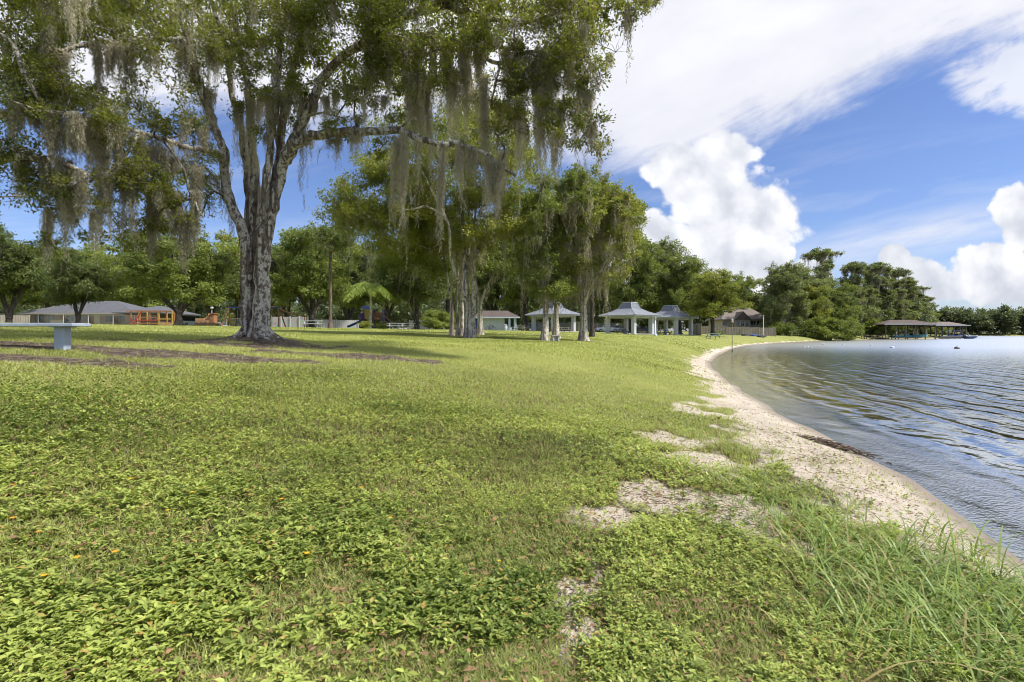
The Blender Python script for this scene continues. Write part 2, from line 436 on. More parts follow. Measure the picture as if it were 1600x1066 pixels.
M['red'] = plain('red_plastic', (0.45, 0.05, 0.04), 0.45, 0.1)
M['purple'] = plain('purple_plastic', (0.10, 0.06, 0.28), 0.45, 0.1)
M['blue'] = plain('blue_plastic', (0.03, 0.08, 0.36), 0.4, 0.1)
M['doorblue'] = plain('blue_door', (0.02, 0.06, 0.20), 0.5, 0.1)
M['teal'] = plain('teal_hull', (0.02, 0.28, 0.30), 0.35, 0.1)
M['dark'] = plain('dark_paint', (0.03, 0.03, 0.035), 0.5, 0.2)
M['metal'] = plain('galvanised_metal', (0.45, 0.47, 0.48), 0.4, 0.12, 5, 0.05, metal=0.7)
M['rubber'] = plain('tyre_rubber', (0.02, 0.02, 0.022), 0.8, 0.2)
M['carwhite'] = plain('white_car_paint', (0.72, 0.73, 0.75), 0.2, 0.03, 1, 0)
M['cardark'] = plain('dark_car_paint', (0.03, 0.035, 0.045), 0.2, 0.05, 1, 0)
M['redlamp'] = plain('red_lens', (0.4, 0.01, 0.01), 0.2, 0.05, 1, 0)
M['lamp'] = plain('clear_lens', (0.7, 0.7, 0.68), 0.15, 0.05, 1, 0)
def glassmat():
    m, t, b = newmat('window_glass'); b.inputs['Base Color'].default_value = (0.02, 0.025, 0.03, 1); b.inputs['Roughness'].default_value = 0.06
    b.inputs['Specular IOR Level'].default_value = 0.8
    return m
M['glass'] = glassmat()
def shingle(name, c, s=1.0):
    m, t, b = newmat(name); co = objco(t); x, y, z = sep(t, co)
    br = t.nodes.new('ShaderNodeTexBrick'); t.links.new(comb(t, x + y * 0.7, z * 1.6), br.inputs['Vector'])
    br.inputs['Scale'].default_value = 3.0 * s; c = np.array(c)
    br.inputs['Color1'].default_value = (*c * 0.75, 1); br.inputs['Color2'].default_value = (*c * 1.2, 1); br.inputs['Mortar'].default_value = (*c * 0.5, 1)
    br.inputs['Mortar Size'].default_value = 0.02
    n = noise(t, co, 0.8, 6, 0.6)
    col = mixc(t, n.step(0.3, 0.7) * 0.4, br.outputs[0], c * 0.55); t.links.new(col, b.inputs['Base Color']); b.inputs['Roughness'].default_value = 0.9
    bump(t, b, E(t, br.outputs['Fac']) * -1.0, 0.4, 0.02)
    return m
M['roofgrey'] = shingle('grey_shingles', (0.23, 0.25, 0.29))
M['roofhouse'] = shingle('slate_grey_shingles', (0.12, 0.125, 0.145))
M['roofbrown'] = shingle('brown_shingles', (0.125, 0.095, 0.085))
M['rooftan'] = shingle('tan_shingles', (0.22, 0.185, 0.165))
def brickmat():
    m, t, b = newmat('brick'); co = objco(t); x, y, z = sep(t, co)
    br = t.nodes.new('ShaderNodeTexBrick'); t.links.new(comb(t, x + y, z), br.inputs['Vector']); br.inputs['Scale'].default_value = 4.5
    br.inputs['Color1'].default_value = (0.20, 0.10, 0.07, 1); br.inputs['Color2'].default_value = (0.27, 0.16, 0.11, 1); br.inputs['Mortar'].default_value = (0.3, 0.27, 0.24, 1)
    t.links.new(br.outputs[0], b.inputs['Base Color']); b.inputs['Roughness'].default_value = 0.9
    return m
M['brick'] = brickmat()
def fencemat(name, c, w=7.0):
    m, t, b = newmat(name); x, y, z = sep(t, objco(t))
    wv = (x * w).sin(); f = wv.step(-1.0, -0.8); n = noise(t, objco(t), 1.2, 6, 0.6); c = np.array(c)
    a = mixc(t, n.step(0.3, 0.7), c * 0.8, c * 1.1); col = mixc(t, f, c * 0.3, a); t.links.new(col, b.inputs['Base Color']); b.inputs['Roughness'].default_value = 0.8
    return m
M['fencetan'] = fencemat('tan_fence_boards', (0.40, 0.34, 0.29), 20)
M['fencewhite'] = fencemat('white_fence_boards', (0.46, 0.46, 0.47), 20)
M['tealhull'] = plain('teal_white_hull', (0.10, 0.38, 0.40), 0.3, 0.1)
M['wallgrey'] = plain('grey_block_wall', (0.36, 0.36, 0.37), 0.85, 0.15, 1.0)

def leaf_m(k): return M[k]
M['leaf_hero'] = leafmat('oak_leaves_near', (0.070, 0.095, 0.022), (0.34, 0.355, 0.08), old=(0.30, 0.20, 0.06), trans=0.5)
M['leaf_oak'] = leafmat('oak_leaves', (0.080, 0.120, 0.032), (0.34, 0.385, 0.105), trans=0.42)
M['leaf_bright'] = leafmat('yellow_green_leaves', (0.13, 0.17, 0.035), (0.44, 0.445, 0.10), old=(0.32, 0.20, 0.04), trans=0.4, oldamt=0.10)
M['leaf_dark'] = leafmat('dark_oak_leaves', (0.045, 0.072, 0.024), (0.21, 0.255, 0.08), trans=0.35)
M['leaf_cyp'] = leafmat('cypress_leaves', (0.09, 0.125, 0.055), (0.33, 0.365, 0.155), trans=0.4)
M['leaf_far'] = leafmat('far_leaves', (0.075, 0.105, 0.055), (0.21, 0.245, 0.12), trans=0.35, oldamt=0.03)
M['palm'] = leafmat('palm_leaves', (0.10, 0.165, 0.03), (0.30, 0.375, 0.085), old=(0.35, 0.25, 0.05), trans=0.4)
M['moss'] = leafmat('spanish_moss', (0.23, 0.215, 0.145), (0.66, 0.62, 0.475), old=(0.20, 0.15, 0.10), trans=0.35, tc=(1.1, 1.05, .92), rough=0.9, oldamt=0.08, spec=0.05)
M['bark_hero'] = barkmat('lichened_bark', (0.035, 0.022, 0.018), (0.20, 0.155, 0.12), (0.56, 0.53, 0.45), 1.3, 1.6)
M['bark_grove'] = barkmat('pale_bark', (0.10, 0.08, 0.065), (0.33, 0.285, 0.24), (0.60, 0.56, 0.48), 1.4)
M['bark_dark'] = barkmat('dark_bark', (0.02, 0.016, 0.014), (0.075, 0.062, 0.05), (0.20, 0.195, 0.165), 0.25)
# ------------------------------------------------------------------ ground sheet and lake
def polar_grid(r0, r1, ratio, front_step, back_step, a_front=62):
    rs = [r0]
    while rs[-1] < r1: rs.append(rs[-1] * ratio)
    rs = np.array(rs)
    an = [-a_front]
    while an[-1] < a_front: an.append(an[-1] + front_step)
    while an[-1] < 360 - a_front - back_step * 0.5: an.append(an[-1] + back_step)
    an = np.radians(np.array(an)); na = len(an); nr = len(rs)
    R, A = np.meshgrid(rs, an, indexing='ij')
    x = (R * np.sin(A)).ravel(); y = (R * np.cos(A)).ravel()
    i = np.arange(nr - 1)[:, None] * na; j = np.arange(na)[None, :]; jn = (j + 1) % na
    q = np.stack([i + j, i + na + j, i + na + jn, i + jn], -1).reshape(-1, 4)
    x = np.append(x, 0); y = np.append(y, 0); c = len(x) - 1
    tri = np.stack([np.full(na, c), np.arange(na), (np.arange(na) + 1) % na], -1)
    ff = np.concatenate([q[:, ::-1].ravel(), tri[:, ::-1].ravel()]); sz = np.concatenate([np.full(len(q), 4), np.full(na, 3)])
    return x, y, ff, sz

def groundmat():
    m, t, b = newmat('lawn_and_sand'); co = objco(t); x, y, z = sep(t, co)
    def at(k):
        a = t.nodes.new('ShaderNodeAttribute'); a.attribute_name = k; return E(t, a.outputs['Fac'])
    d, bare, mul = at('shore'), at('bare'), at('mulch')
    n1 = noise(t, co, 1.1, 6, 0.6); n2 = noise(t, co, 6, 6, 0.62); n3 = noise(t, co, 45, 5, 0.6); n4 = noise(t, co, 0.22, 4, 0.6)
    g = mixc(t, n2.step(0.3, 0.7), (0.155, 0.19, 0.038), (0.27, 0.29, 0.092))
    g = mixc(t, (n1 * 0.5 + n4 * 0.5).step(0.40, 0.62), g, (0.30, 0.31, 0.095))
    g = mixc(t, n3.step(0.45, 0.8) * 0.5, g, (0.33, 0.33, 0.13))
    # under the leaves close by it is dark litter
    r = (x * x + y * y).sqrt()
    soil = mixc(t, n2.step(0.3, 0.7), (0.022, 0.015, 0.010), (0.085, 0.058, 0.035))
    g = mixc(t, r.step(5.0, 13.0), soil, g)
    sand = mixc(t, n1.step(0.35, 0.65), (0.46, 0.395, 0.325), (0.62, 0.545, 0.46))
    deb = (noise(t, comb(t, x * 1.6 + y * 0.5, y * 0.8, z), 7, 9, 0.75, 1.2) + (n1 - 0.5) * 0.35).step(0.54, 0.66)
    sand = mixc(t, deb * d.step(0.15, 0.6) * 0.85, sand, (0.20, 0.155, 0.115))
    sand = mixc(t, n3.step(0.55, 0.75) * 0.35, sand, (0.28, 0.22, 0.17))
    wet = 1.0 - (d + (n2 - 0.5) * 0.35).step(0.04, 0.34)
    sand = mixc(t, wet * 0.75, sand, (0.22, 0.185, 0.15))
    bed = mixc(t, (d * -1.0 + (n1 - 0.5) * 3.0).step(1.5, 12.0), (0.42, 0.34, 0.17), (0.20, 0.17, 0.065))
    bed = mixc(t, n2.step(0.42, 0.7) * 0.5, bed, (0.06, 0.06, 0.015))
    sand = mixc(t, (d * -1.0).step(0.0, 0.25), sand, bed)
    mu = mixc(t, n2.step(0.4, 0.65), (0.062, 0.045, 0.036), (0.20, 0.16, 0.125))
    mu = mixc(t, n3.step(0.5, 0.75) * 0.5, mu, (0.26, 0.21, 0.17))
    fm = (mul + (n2 - 0.5) * 0.9).step(0.35, 0.6); fb = (bare + (n2 - 0.5) * 0.7 + (n3 - 0.5) * 0.6).step(0.34, 0.72).max((d * -1.0).step(-0.25, -0.1))
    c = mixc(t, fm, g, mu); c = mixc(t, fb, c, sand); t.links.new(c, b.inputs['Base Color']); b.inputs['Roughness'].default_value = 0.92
    b.inputs['Specular IOR Level'].default_value = 0.2
    bump(t, b, n2 * 0.6 + n3 * 0.35 + noise(t, co, 150, 3) * 0.1 + noise(t, co, 2.6, 3) * 0.8, 0.9, 0.09)
    return m
M['ground'] = groundmat()
gx, gy, gf, gs = polar_grid(0.4, 2600, 1.032, 0.5, 4.0)
gd = shore_d(gx, gy); gzv = gz(gx, gy, gd); gb, gm = masks(gx, gy, gd)
ground = tag(link('ground', rawmesh('ground', np.stack([gx, gy, gzv], 1), gf, gs, M['ground'], {'shore': gd, 'bare': gb, 'mulch': gm}, smooth=True)), kind='structure')

def watermat():
    m = bpy.data.materials.new('lake_water'); m.use_nodes = True; t = m.node_tree; t.nodes.clear()
    out = t.nodes.new('ShaderNodeOutputMaterial'); co = objco(t); x, y, z = sep(t, co)
    a = t.nodes.new('ShaderNodeAttribute'); a.attribute_name = 'shore'; d = E(t, a.outputs['Fac']) * -1.0
    r = (x * x + y * y).sqrt()
    nz = noise(t, co, 0.33, 3, 0.5); nz2 = noise(t, co, 1.3, 3, 0.5)
    ph = d * 9.5 + nz * 13.0 + nz2 * 2.2
    w1 = (ph).sin() * 0.5 + (ph * 0.53 + nz * 8.0 + 1.0).sin() * 0.6
    amp = noise(t, co, 0.5, 3, 0.5).step(0.25, 0.65) * 0.6 + 0.45
    far = noise(t, comb(t, x * 0.35 + y * 0.15, y * 1.0), 1.6, 5, 0.6, 0.4)
    mid = noise(t, comb(t, x * 0.45, y * 1.3), 0.35, 4, 0.6)
    fine = noise(t, co, 7.0, 3, 0.5)
    chop = noise(t, co, 26.0, 2, 0.5) * (1.0 - d.step(0.3, 1.6)) * 0.30
    w1 = ((w1 * 0.45 + 0.5).clamp()).pow(1.8) * 2.2 + (ph * 1.9 + nz2 * 6.0).sin() * 0.20
    h = w1 * amp * 0.42 * (1.0 - r.step(18, 60) * 0.8) + far * (0.50 * r.step(6, 30) - 0.22 * r.step(30, 90)) + mid * 0.5 * r.step(20, 80) + fine * 0.13 + chop
    n = t.nodes.new('ShaderNodeBump'); n.inputs['Strength'].default_value = 1.0; n.inputs['Distance'].default_value = 0.075
    t.links.new(h.s, n.inputs['Height'])
    fr = t.nodes.new('ShaderNodeFresnel'); fr.inputs[0].default_value = 1.62; t.links.new(n.outputs[0], fr.inputs['Normal'])
    gl = t.nodes.new('ShaderNodeBsdfAnisotropic') if False else t.nodes.new('ShaderNodeBsdfGlossy')
    t.links.new((r.step(12, 90) * 0.26 + 0.035).s, gl.inputs['Roughness']); gl.inputs['Color'].default_value = (0.93, 0.97, 1.0, 1); t.links.new(n.outputs[0], gl.inputs['Normal'])
    tr = t.nodes.new('ShaderNodeBsdfTransparent'); tr.inputs[0].default_value = (0.88, 0.88, 0.74, 1)
    df = t.nodes.new('ShaderNodeBsdfDiffuse'); df.inputs[0].default_value = (0.19, 0.18, 0.09, 1)
    mx0 = t.nodes.new('ShaderNodeMixShader'); t.links.new((d.step(1.0, 18.0) * 0.85 + 0.02).s, mx0.inputs[0])
    t.links.new(tr.outputs[0], mx0.inputs[1]); t.links.new(df.outputs[0], mx0.inputs[2])
    mx = t.nodes.new('ShaderNodeMixShader'); t.links.new((E(t, fr.outputs[0]) * 0.5 + 0.22 + d.step(1.0, 12.0) * 0.28 + (1.0 - r.step(7.0, 17.0)) * 0.34).clamp().s, mx.inputs[0])
    t.links.new(mx0.outputs[0], mx.inputs[1]); t.links.new(gl.outputs[0], mx.inputs[2]); t.links.new(mx.outputs[0], out.inputs[0])
    return m
M['water'] = watermat()
wx, wy, wf, wsz = polar_grid(1.2, 1400, 1.045, 0.7, 6.0)
wd = shore_d(wx, wy)
keep = (wd[wf[:len(wf) - 3 * int((wsz == 3).sum())].reshape(-1, 4)] < 0.6).any(1)
q = wf[:len(wf) - 3 * int((wsz == 3).sum())].reshape(-1, 4)[keep]
used = np.unique(q); remap = np.zeros(len(wx), int); remap[used] = np.arange(len(used))
water = tag(link('lake_water', rawmesh('lake_water', np.stack([wx, wy, np.zeros_like(wx)], 1)[used], remap[q].ravel(), np.full(len(q), 4), M['water'], {'shore': wd[used]}, smooth=True)), kind='structure')

# ------------------------------------------------------------------ leaves and blades as raw arrays
def norm(a): return a / (np.linalg.norm(a, axis=-1, keepdims=True) + 1e-9)
class Leaves:
    """gathers thousands of small faces for one mesh"""
    def __init__(s): s.V = []; s.F = []; s.S = []; s.T = []; s.n = 0
    def _push(s, v, f, size, tint):
        # v (N,k,3), f list of index tuples inside each item
        N, k = v.shape[:2]
        base = (np.arange(N) * k)[:, None] + s.n
        idx = np.concatenate([base + np.array(ff)[None, :] for ff in f], 1)   # all faces of an item in a row
        s.V.append(v.reshape(-1, 3)); s.F.append(idx.ravel()); s.S.append(np.tile(np.array(size), N)); s.T.append(np.repeat(tint, k)); s.n += N * k
    def rhomb(s, p, d, nrm, L, W, tint):
        d = norm(d); side = norm(np.cross(d, nrm)); L = L[:, None]; W = W[:, None]; up = np.cross(side, d)
        v = np.stack([p, p + d * L * .45 + side * W * .5 + up * W * .12, p + d * L, p + d * L * .45 - side * W * .5 + up * W * .12], 1)
        s._push(v, [(0, 1, 2), (0, 2, 3)], (3, 3), tint)
    def leaf6(s, p, d, nrm, L, W, tint, droop=0.25):
        d = norm(d); side = norm(np.cross(d, nrm)); up = np.cross(side, d); L = L[:, None]; W = W[:, None]
        c = lambda a, b, h: p + d * L * a + side * W * b + up * (W * h - L * droop * a * a)
        v = np.stack([c(0, 0, 0), c(.25, .42, .16), c(.62, .40, .16), c(1, 0, 0), c(.62, -.40, .16), c(.25, -.42, .16), c(.45, 0, 0)], 1)
        s._push(v, [(0, 1, 2, 6), (6, 2, 3), (6, 3, 4), (0, 6, 4, 5)], (4, 3, 3, 4), tint)
    def blade(s, p, d, bend, L, W, tint):
        """grass blade: starts upright along d and bends over along bend"""
        d = norm(d); side = norm(np.cross(d, bend)); L = L[:, None]; W = W[:, None]
        a = p; b = p + d * L * .5 + bend * L * .08; c = p + d * L * .88 + bend * L * .38
        v = np.stack([a - side * W * .5, a + side * W * .5, b + side * W * .42, b - side * W * .42, c], 1)
        s._push(v, [(0, 1, 2, 3), (3, 2, 4)], (4, 3), tint)
    def arch(s, p, d, bend, L, W, tint, k=5):
        d = norm(d); side = norm(np.cross(d, bend)); L = L[:, None]; W = W[:, None]; vs = []
        for i in range(k):
            u = i / k; c = p + d * L * (u - .15 * u * u) + bend * L * .55 * u * u - np.array([0, 0, 1.]) * L * .28 * u ** 3
            w = W * (1 - .75 * u) * .5; vs += [c - side * w, c + side * w]
        vs.append(p + d * L * .85 + bend * L * .55 - np.array([0, 0, 1.]) * L * .28)
        v = np.stack(vs, 1); f = [(2 * i, 2 * i + 1, 2 * i + 3, 2 * i + 2) for i in range(k - 1)] + [(2 * k - 2, 2 * k - 1, 2 * k)]
        s._push(v, f, [4] * (k - 1) + [3], tint)
    def mesh(s, name, mat):
        return rawmesh(name, np.concatenate(s.V), np.concatenate(s.F), np.concatenate(s.S), mat, {'tint': np.clip(np.concatenate(s.T), 0, 1)})
def rdir(n, zlo=-1, zhi=1):
    a = RNG.uniform(0, 2 * pi, n); z = RNG.uniform(zlo, zhi, n); r = np.sqrt(np.maximum(0, 1 - z * z))
    return np.stack([r * np.cos(a), r * np.sin(a), z], 1)

M['cover'] = leafmat('ground_cover_leaves', (0.075, 0.125, 0.018), (0.46, 0.53, 0.13), old=(0.42, 0.30, 0.09), trans=0.3, rough=0.42, oldamt=0.10)
M['grass'] = leafmat('grass_blades', (0.16, 0.20, 0.035), (0.46, 0.495, 0.165), old=(0.46, 0.40, 0.22), trans=0.35, rough=0.55, oldamt=0.22)
M['tallgrass'] = leafmat('tall_grass_blades', (0.08, 0.145, 0.03), (0.36, 0.47, 0.13), old=(0.42, 0.34, 0.16), trans=0.35, rough=0.45, oldamt=0.16)

def scatter(n, r0, r1, power=1.0, amax=50):
    """points in the view wedge (a little wider than the frame), denser near by"""
    u = RNG.random(n); r = r0 * (r1 / r0) ** (u ** power); a = np.radians(RNG.uniform(-amax, amax, n))
    y = r * np.cos(a); x = r * np.sin(a); return x, y, r
def on_lawn(x, y, grass=False):
    d = shore_d(x, y); ok = d > 0.15; b, m = masks(x, y, d)
    n = fbm(x, y, 6.0, 3)
    pb = np.clip((b + (n - 0.5) * 1.2 - 0.25) / 0.50, 0, 1); pm = np.clip((m + (n - 0.5) * 0.9 - 0.25) / 0.4, 0, 1)
    keep = RNG.random(len(x)) < (1 - pb * 0.93) * (1 - pm * (0.93 if grass else 0.97))
    k = ok & keep; return k, d
# broad-leaved ground cover close to the viewer
def build_cover():
    Lf = Leaves()
    x, y, r = scatter(125000, 1.05, 9.5, 0.80, 54)
    k, d = on_lawn(x, y)
    thin = fbm(x, y, 2.2, 3) + (fbm(x, y, 7.0, 2) - .5) * .35
    k &= RNG.random(len(x)) < np.clip((thin - 0.40) / 0.16, np.clip((r - 2.2) * .35, .08, .8), 1) * np.clip(1.15 - (r - 5.0) / 4.5, 0, 1)
    x, y, r, d, thin = x[k], y[k], r[k], d[k], thin[k]; z = gz(x, y, d)
    n = len(x); hgt = RNG.uniform(0.015, 0.065, n) * np.clip(thin * 2, .6, 1.2)
    size = RNG.uniform(0.010, 0.031, n) * (0.45 + 1.05 * fbm(x, y, .8, 2)) * np.clip(1.0 + (r - 3) * 0.05, 0.9, 1.3)
    tint0 = 0.46 + (fbm(x, y, 1.3, 3) - 0.5) * 1.1 + RNG.normal(0, 0.16, n)
    a0 = RNG.uniform(0, 2 * pi, n)
    for j in range(5):
        a = a0 + j * 2 * pi / 5 * 1.02 + RNG.normal(0, .3, n); el = RNG.uniform(0.05, 0.85, n)
        dr = np.stack([np.cos(a) * np.cos(el), np.sin(a) * np.cos(el), np.sin(el)], 1)
        nr = np.stack([-np.cos(a) * np.sin(el), -np.sin(a) * np.sin(el), np.cos(el)], 1) + RNG.normal(0, .18, (n, 3))
        p = np.stack([x, y, z + hgt + RNG.uniform(-.012, .014, n)], 1)
        L = size * RNG.uniform(.75, 1.25, n); ti = np.clip(tint0 + RNG.normal(0, .17, n), 0.02, .86)
        ti = np.where(RNG.random(n) < .045, RNG.uniform(.92, 1, n), ti)
        near = r < 5.0
        if near.any(): Lf.leaf6(p[near], dr[near], nr[near], L[near], (L * RNG.uniform(.40, .56, n))[near], ti[near])
        f = ~near
        if f.any(): Lf.rhomb(p[f], dr[f], nr[f], L[f], (L * .5)[f], ti[f])
    return Lf
cv = build_cover()
tag(link('ground_cover', cv.mesh('ground_cover', M['cover'])), 'low broad-leaved green ground cover creeping over the near lawn', 'ground cover', kind='stuff')

def build_grass():
    Lf = Leaves()
    for n0, r0, r1, L0, W0 in ((260000, 1.1, 7.5, (.03, .095), (.0022, .0046)), (230000, 6.0, 17.0, (.035, .085), (.004, .009)), (170000, 15.0, 44.0, (.045, .10), (.012, .028)), (60000, 40, 85, (.06, .13), (.04, .09))):
        x, y, r = scatter(n0, r0, r1, 0.9, 50); k, d = on_lawn(x, y, True); x, y, r, d = x[k], y[k], r[k], d[k]; n = len(x)
        z = gz(x, y, d); p = np.stack([x, y, z - .004], 1)
        a = RNG.uniform(0, 2 * pi, n); ti = RNG.uniform(.15, .7, n) + (fbm(x, y, .6, 3) - .45) * .9 + (fbm(x, y, .12, 3) - .45) * .9
        ti = np.clip(ti, 0, .74); ti = np.where(RNG.random(n) < .12, RNG.uniform(.8, 1, n), ti)
        dr = np.stack([np.cos(a) * .55, np.sin(a) * .55, np.full(n, 1.)], 1); b = np.stack([np.cos(a), np.sin(a), np.zeros(n) - .2], 1)
        Lf.blade(p, dr, b, RNG.uniform(*L0, n), RNG.uniform(*W0, n), ti)
    return Lf
tag(link('lawn_grass', build_grass().mesh('lawn_grass', M['grass'])), 'short yellow-green grass blades covering the park lawn', 'grass', kind='stuff')

def build_tall():
    Lf = Leaves(); r0 = RNG
    tufts = []
    # a band where the lawn meets the sand on the right, thick near the viewer
    for px, py, n, s in ((1580, 1000, 240, 1.1), (1520, 985, 220, 1.1), (1450, 1010, 200, 1.0), (1590, 940, 170, 1.15), (1490, 930, 150, 1.15), (1400, 960, 150, 1.), (1560, 1060, 200, 1.), (1380, 1030, 90, .8),
                         (1430, 900, 90, 1.05), (1360, 900, 100, 1.), (1300, 870, 90, .95), (1340, 850, 60, .9), (1260, 850, 70, .9), (1240, 800, 80, .8), (1200, 780, 70, .75), (1180, 750, 60, .7), (1285, 830, 60, .9),
                         (1500, 880, 46, 1.35), (1545, 905, 50, 1.2), (1410, 860, 26, 1.1), (1180, 712, 22, .8), (1095, 690, 70, .5), (1080, 670, 60, .45), (1150, 760, 60, .55), (1220, 820, 70, .7), (1320, 935, 60, .7)):
        X, Y = ground_xy(px, py); tufts.append((X, Y, n, s))
    for X, Y, n, s in tufts:
        sp = 0.16 * s + .06
        n = int(n * .78); x = X + r0.normal(0, sp, n); y = Y + r0.normal(0, sp, n); z = gz(x, y)
        a = r0.uniform(0, 2 * pi, n); tilt = np.abs(r0.normal(.5, .35, n))
        dr = np.stack([np.cos(a) * tilt, np.sin(a) * tilt, np.ones(n)], 1); b = np.stack([np.cos(a), np.sin(a), np.zeros(n)], 1)
        L = r0.gamma(4.5, .050, n) * s + .05; L = np.minimum(L, .52); ti = np.clip(r0.normal(.45, .2, n), 0, .8); ti = np.where(r0.random(n) < .15, .95, ti)
        Lf.arch(np.stack([x, y, z - .005], 1), dr, b, L, r0.uniform(.005, .016, n) * (0.6 + .4 * s), ti)
    # looser blades scattered along the whole edge
    x, y, r = scatter(26000, 1.6, 16, .9, 50); d = shore_d(x, y)
    e = np.interp(y, [0, 3, 5, 8, 12, 20], [.5, .75, 1.35, 1.5, 1.1, 1.1])
    k = (d > e - .25) & (d < e + 1.0) & (RNG.random(len(x)) < np.clip(fbm(x, y, 1.6, 3) * 2 - .55, 0, 1)); x, y, d = x[k], y[k], d[k]; n = len(x)
    a = RNG.uniform(0, 2 * pi, n); tl = RNG.uniform(.3, 1.2, n)
    Lf.arch(np.stack([x, y, gz(x, y, d)], 1), np.stack([np.cos(a) * tl, np.sin(a) * tl, np.ones(n)], 1), np.stack([np.cos(a), np.sin(a), 0 * a], 1), RNG.uniform(.05, .15, n), RNG.uniform(.003, .007, n), np.clip(RNG.normal(.5, .2, n), 0, 1))
    return Lf
tag(link('tall_grass', build_tall().mesh('tall_grass', M['tallgrass'])), 'long arching grass growing where the lawn meets the sandy beach', 'grass', kind='stuff')

# small yellow and orange blooms and fallen leaves in the ground cover
def build_flowers():
    Lf = Leaves()
    for px, py in ((205, 768), (300, 790), (440, 800), (655, 735), (657, 738), (60, 858), (262, 820), (180, 890), (270, 975), (20, 780), (565, 780), (1085, 668), (910, 782), (960, 778), (1390, 885), (1410, 920), (1385, 893),
                   (640, 700), (120, 900), (480, 890), (20, 835), (610, 830), (70, 930), (780, 900)):
        X, Y = ground_xy(px, py); z = g1(X, Y) + .075; k = 8; a = np.arange(k) * 2 * pi / k + RNG.random()
        d = np.stack([np.cos(a), np.sin(a), np.full(k, .35)], 1)
        s = RNG.uniform(.012, .020); Lf.rhomb(np.tile([X, Y, z], (k, 1)), d, np.tile([0, 0, 1.], (k, 1)), np.full(k, s), np.full(k, s * .6), np.full(k, RNG.random()))
    return Lf
M['flower'] = leafmat('flower_petals', (0.75, 0.30, 0.02), (0.85, 0.52, 0.03), old=(0.7, 0.25, 0.02), trans=0.3)
tag(link('wildflowers', build_flowers().mesh('wildflowers', M['flower'])), 'tiny yellow-orange blooms dotted through the near ground cover', 'flowers', kind='stuff')
def build_litter():
    """dead twigs, roots and brown leaves lying on the sand, the mulch and the bare spots"""
    Lf = Leaves(); x, y, r = scatter(80000, 1.3, 22, .9, 50); d = shore_d(x, y); b, m = masks(x, y, d)
    k = (d > .12) & (RNG.random(len(x)) < np.clip(np.maximum(b * np.clip(fbm(x, y, 1.8, 4) * 5.0 - 2.35, .02, 1) * np.clip(d * 1.5, 0, 1), m * .9), 0, 1)); x, y, d, r = x[k], y[k], d[k], r[k]; n = len(x)
    a = RNG.uniform(0, 2 * pi, n); dr = np.stack([np.cos(a), np.sin(a), RNG.uniform(-.05, .25, n)], 1)
    Lf.blade(np.stack([x, y, gz(x, y, d) + .004], 1), dr, np.stack([-np.sin(a), np.cos(a), 0 * a], 1) * RNG.choice([-1, 1], (n, 1)), RNG.uniform(.02, .10, n), RNG.uniform(.001, .0035, n) * (1 + r * .1), RNG.random(n))
    x, y, r = scatter(18000, 1.1, 9, .7, 52); d = shore_d(x, y); k = d > .3; x, y, d = x[k], y[k], d[k]; n = len(x)
    Lf.rhomb(np.stack([x, y, gz(x, y, d) + RNG.uniform(.005, .06, n)], 1), rdir(n, -.2, .3), rdir(n, .6, 1), RNG.uniform(.02, .045, n), RNG.uniform(.010, .02, n), RNG.uniform(.6, 1, n))
    return Lf
M['litter'] = leafmat('dead_leaves', (0.05, 0.032, 0.022), (0.24, 0.15, 0.075), old=(0.32, 0.20, 0.09), trans=0.1, rough=0.8)
tag(link('plant_litter', build_litter().mesh('plant_litter', M['litter'])), 'brown dead twigs and leaves littering the sand and bare ground', 'litter', kind='stuff')
# ------------------------------------------------------------------ trees
def tube_mesh(chains, sides):
    """chains: list of (points Nx3, radii N); returns verts, flat faces, sizes"""
    V = []; F = []; S = []; n0 = 0
    ang = np.arange(sides) * 2 * pi / sides
    for pts, rad in chains:
        pts = np.asarray(pts, float); rad = np.asarray(rad, float); n = len(pts)
        if n < 2: continue
        tg = np.gradient(pts, axis=0); tg = norm(tg)
        ref = np.array([0.31, 0.95, 0.05]); a = ref - tg[0] * (ref @ tg[0])
        if np.linalg.norm(a) < .2: ref = np.array([1., 0, 0]); a = ref - tg[0] * (ref @ tg[0])
        rings = []
        for i in range(n):
            a = a - tg[i] * (a @ tg[i]); a /= np.linalg.norm(a) + 1e-9; b = np.cross(tg[i], a)
            rings.append(pts[i] + rad[i] * (np.cos(ang)[:, None] * a + np.sin(ang)[:, None] * b))
        V.append(np.concatenate(rings))
        i = np.arange(n - 1)[:, None] * sides; j = np.arange(sides)[None, :]; jn = (j + 1) % sides
        q = np.stack([i + j, i + jn, i + sides + jn, i + sides + j], -1).reshape(-1, 4) + n0
        F.append(q.ravel()); S.append(np.full(len(q), 4)); n0 += n * sides
    return np.concatenate(V), np.concatenate(F), np.concatenate(S)

def smooth_path(pts, k=4, jit=0.0, rng=RNG):
    """Catmull-Rom through the points"""
    pts = np.asarray(pts, float); P_ = np.vstack([2 * pts[0] - pts[1], pts, 2 * pts[-1] - pts[-2]]); out = []
    for i in range(1, len(P_) - 2):
        for j in range(k):
            u = j / k; a, b, c, d = P_[i - 1:i + 3]
            out.append(0.5 * (2 * b + (c - a) * u + (2 * a - 5 * b + 4 * c - d) * u * u + (3 * b - a - 3 * c + d) * u ** 3))
    out.append(P_[-2]); out = np.array(out)
    if jit: out[1:-1] += rng.normal(0, jit, (len(out) - 2, 3))
    return out

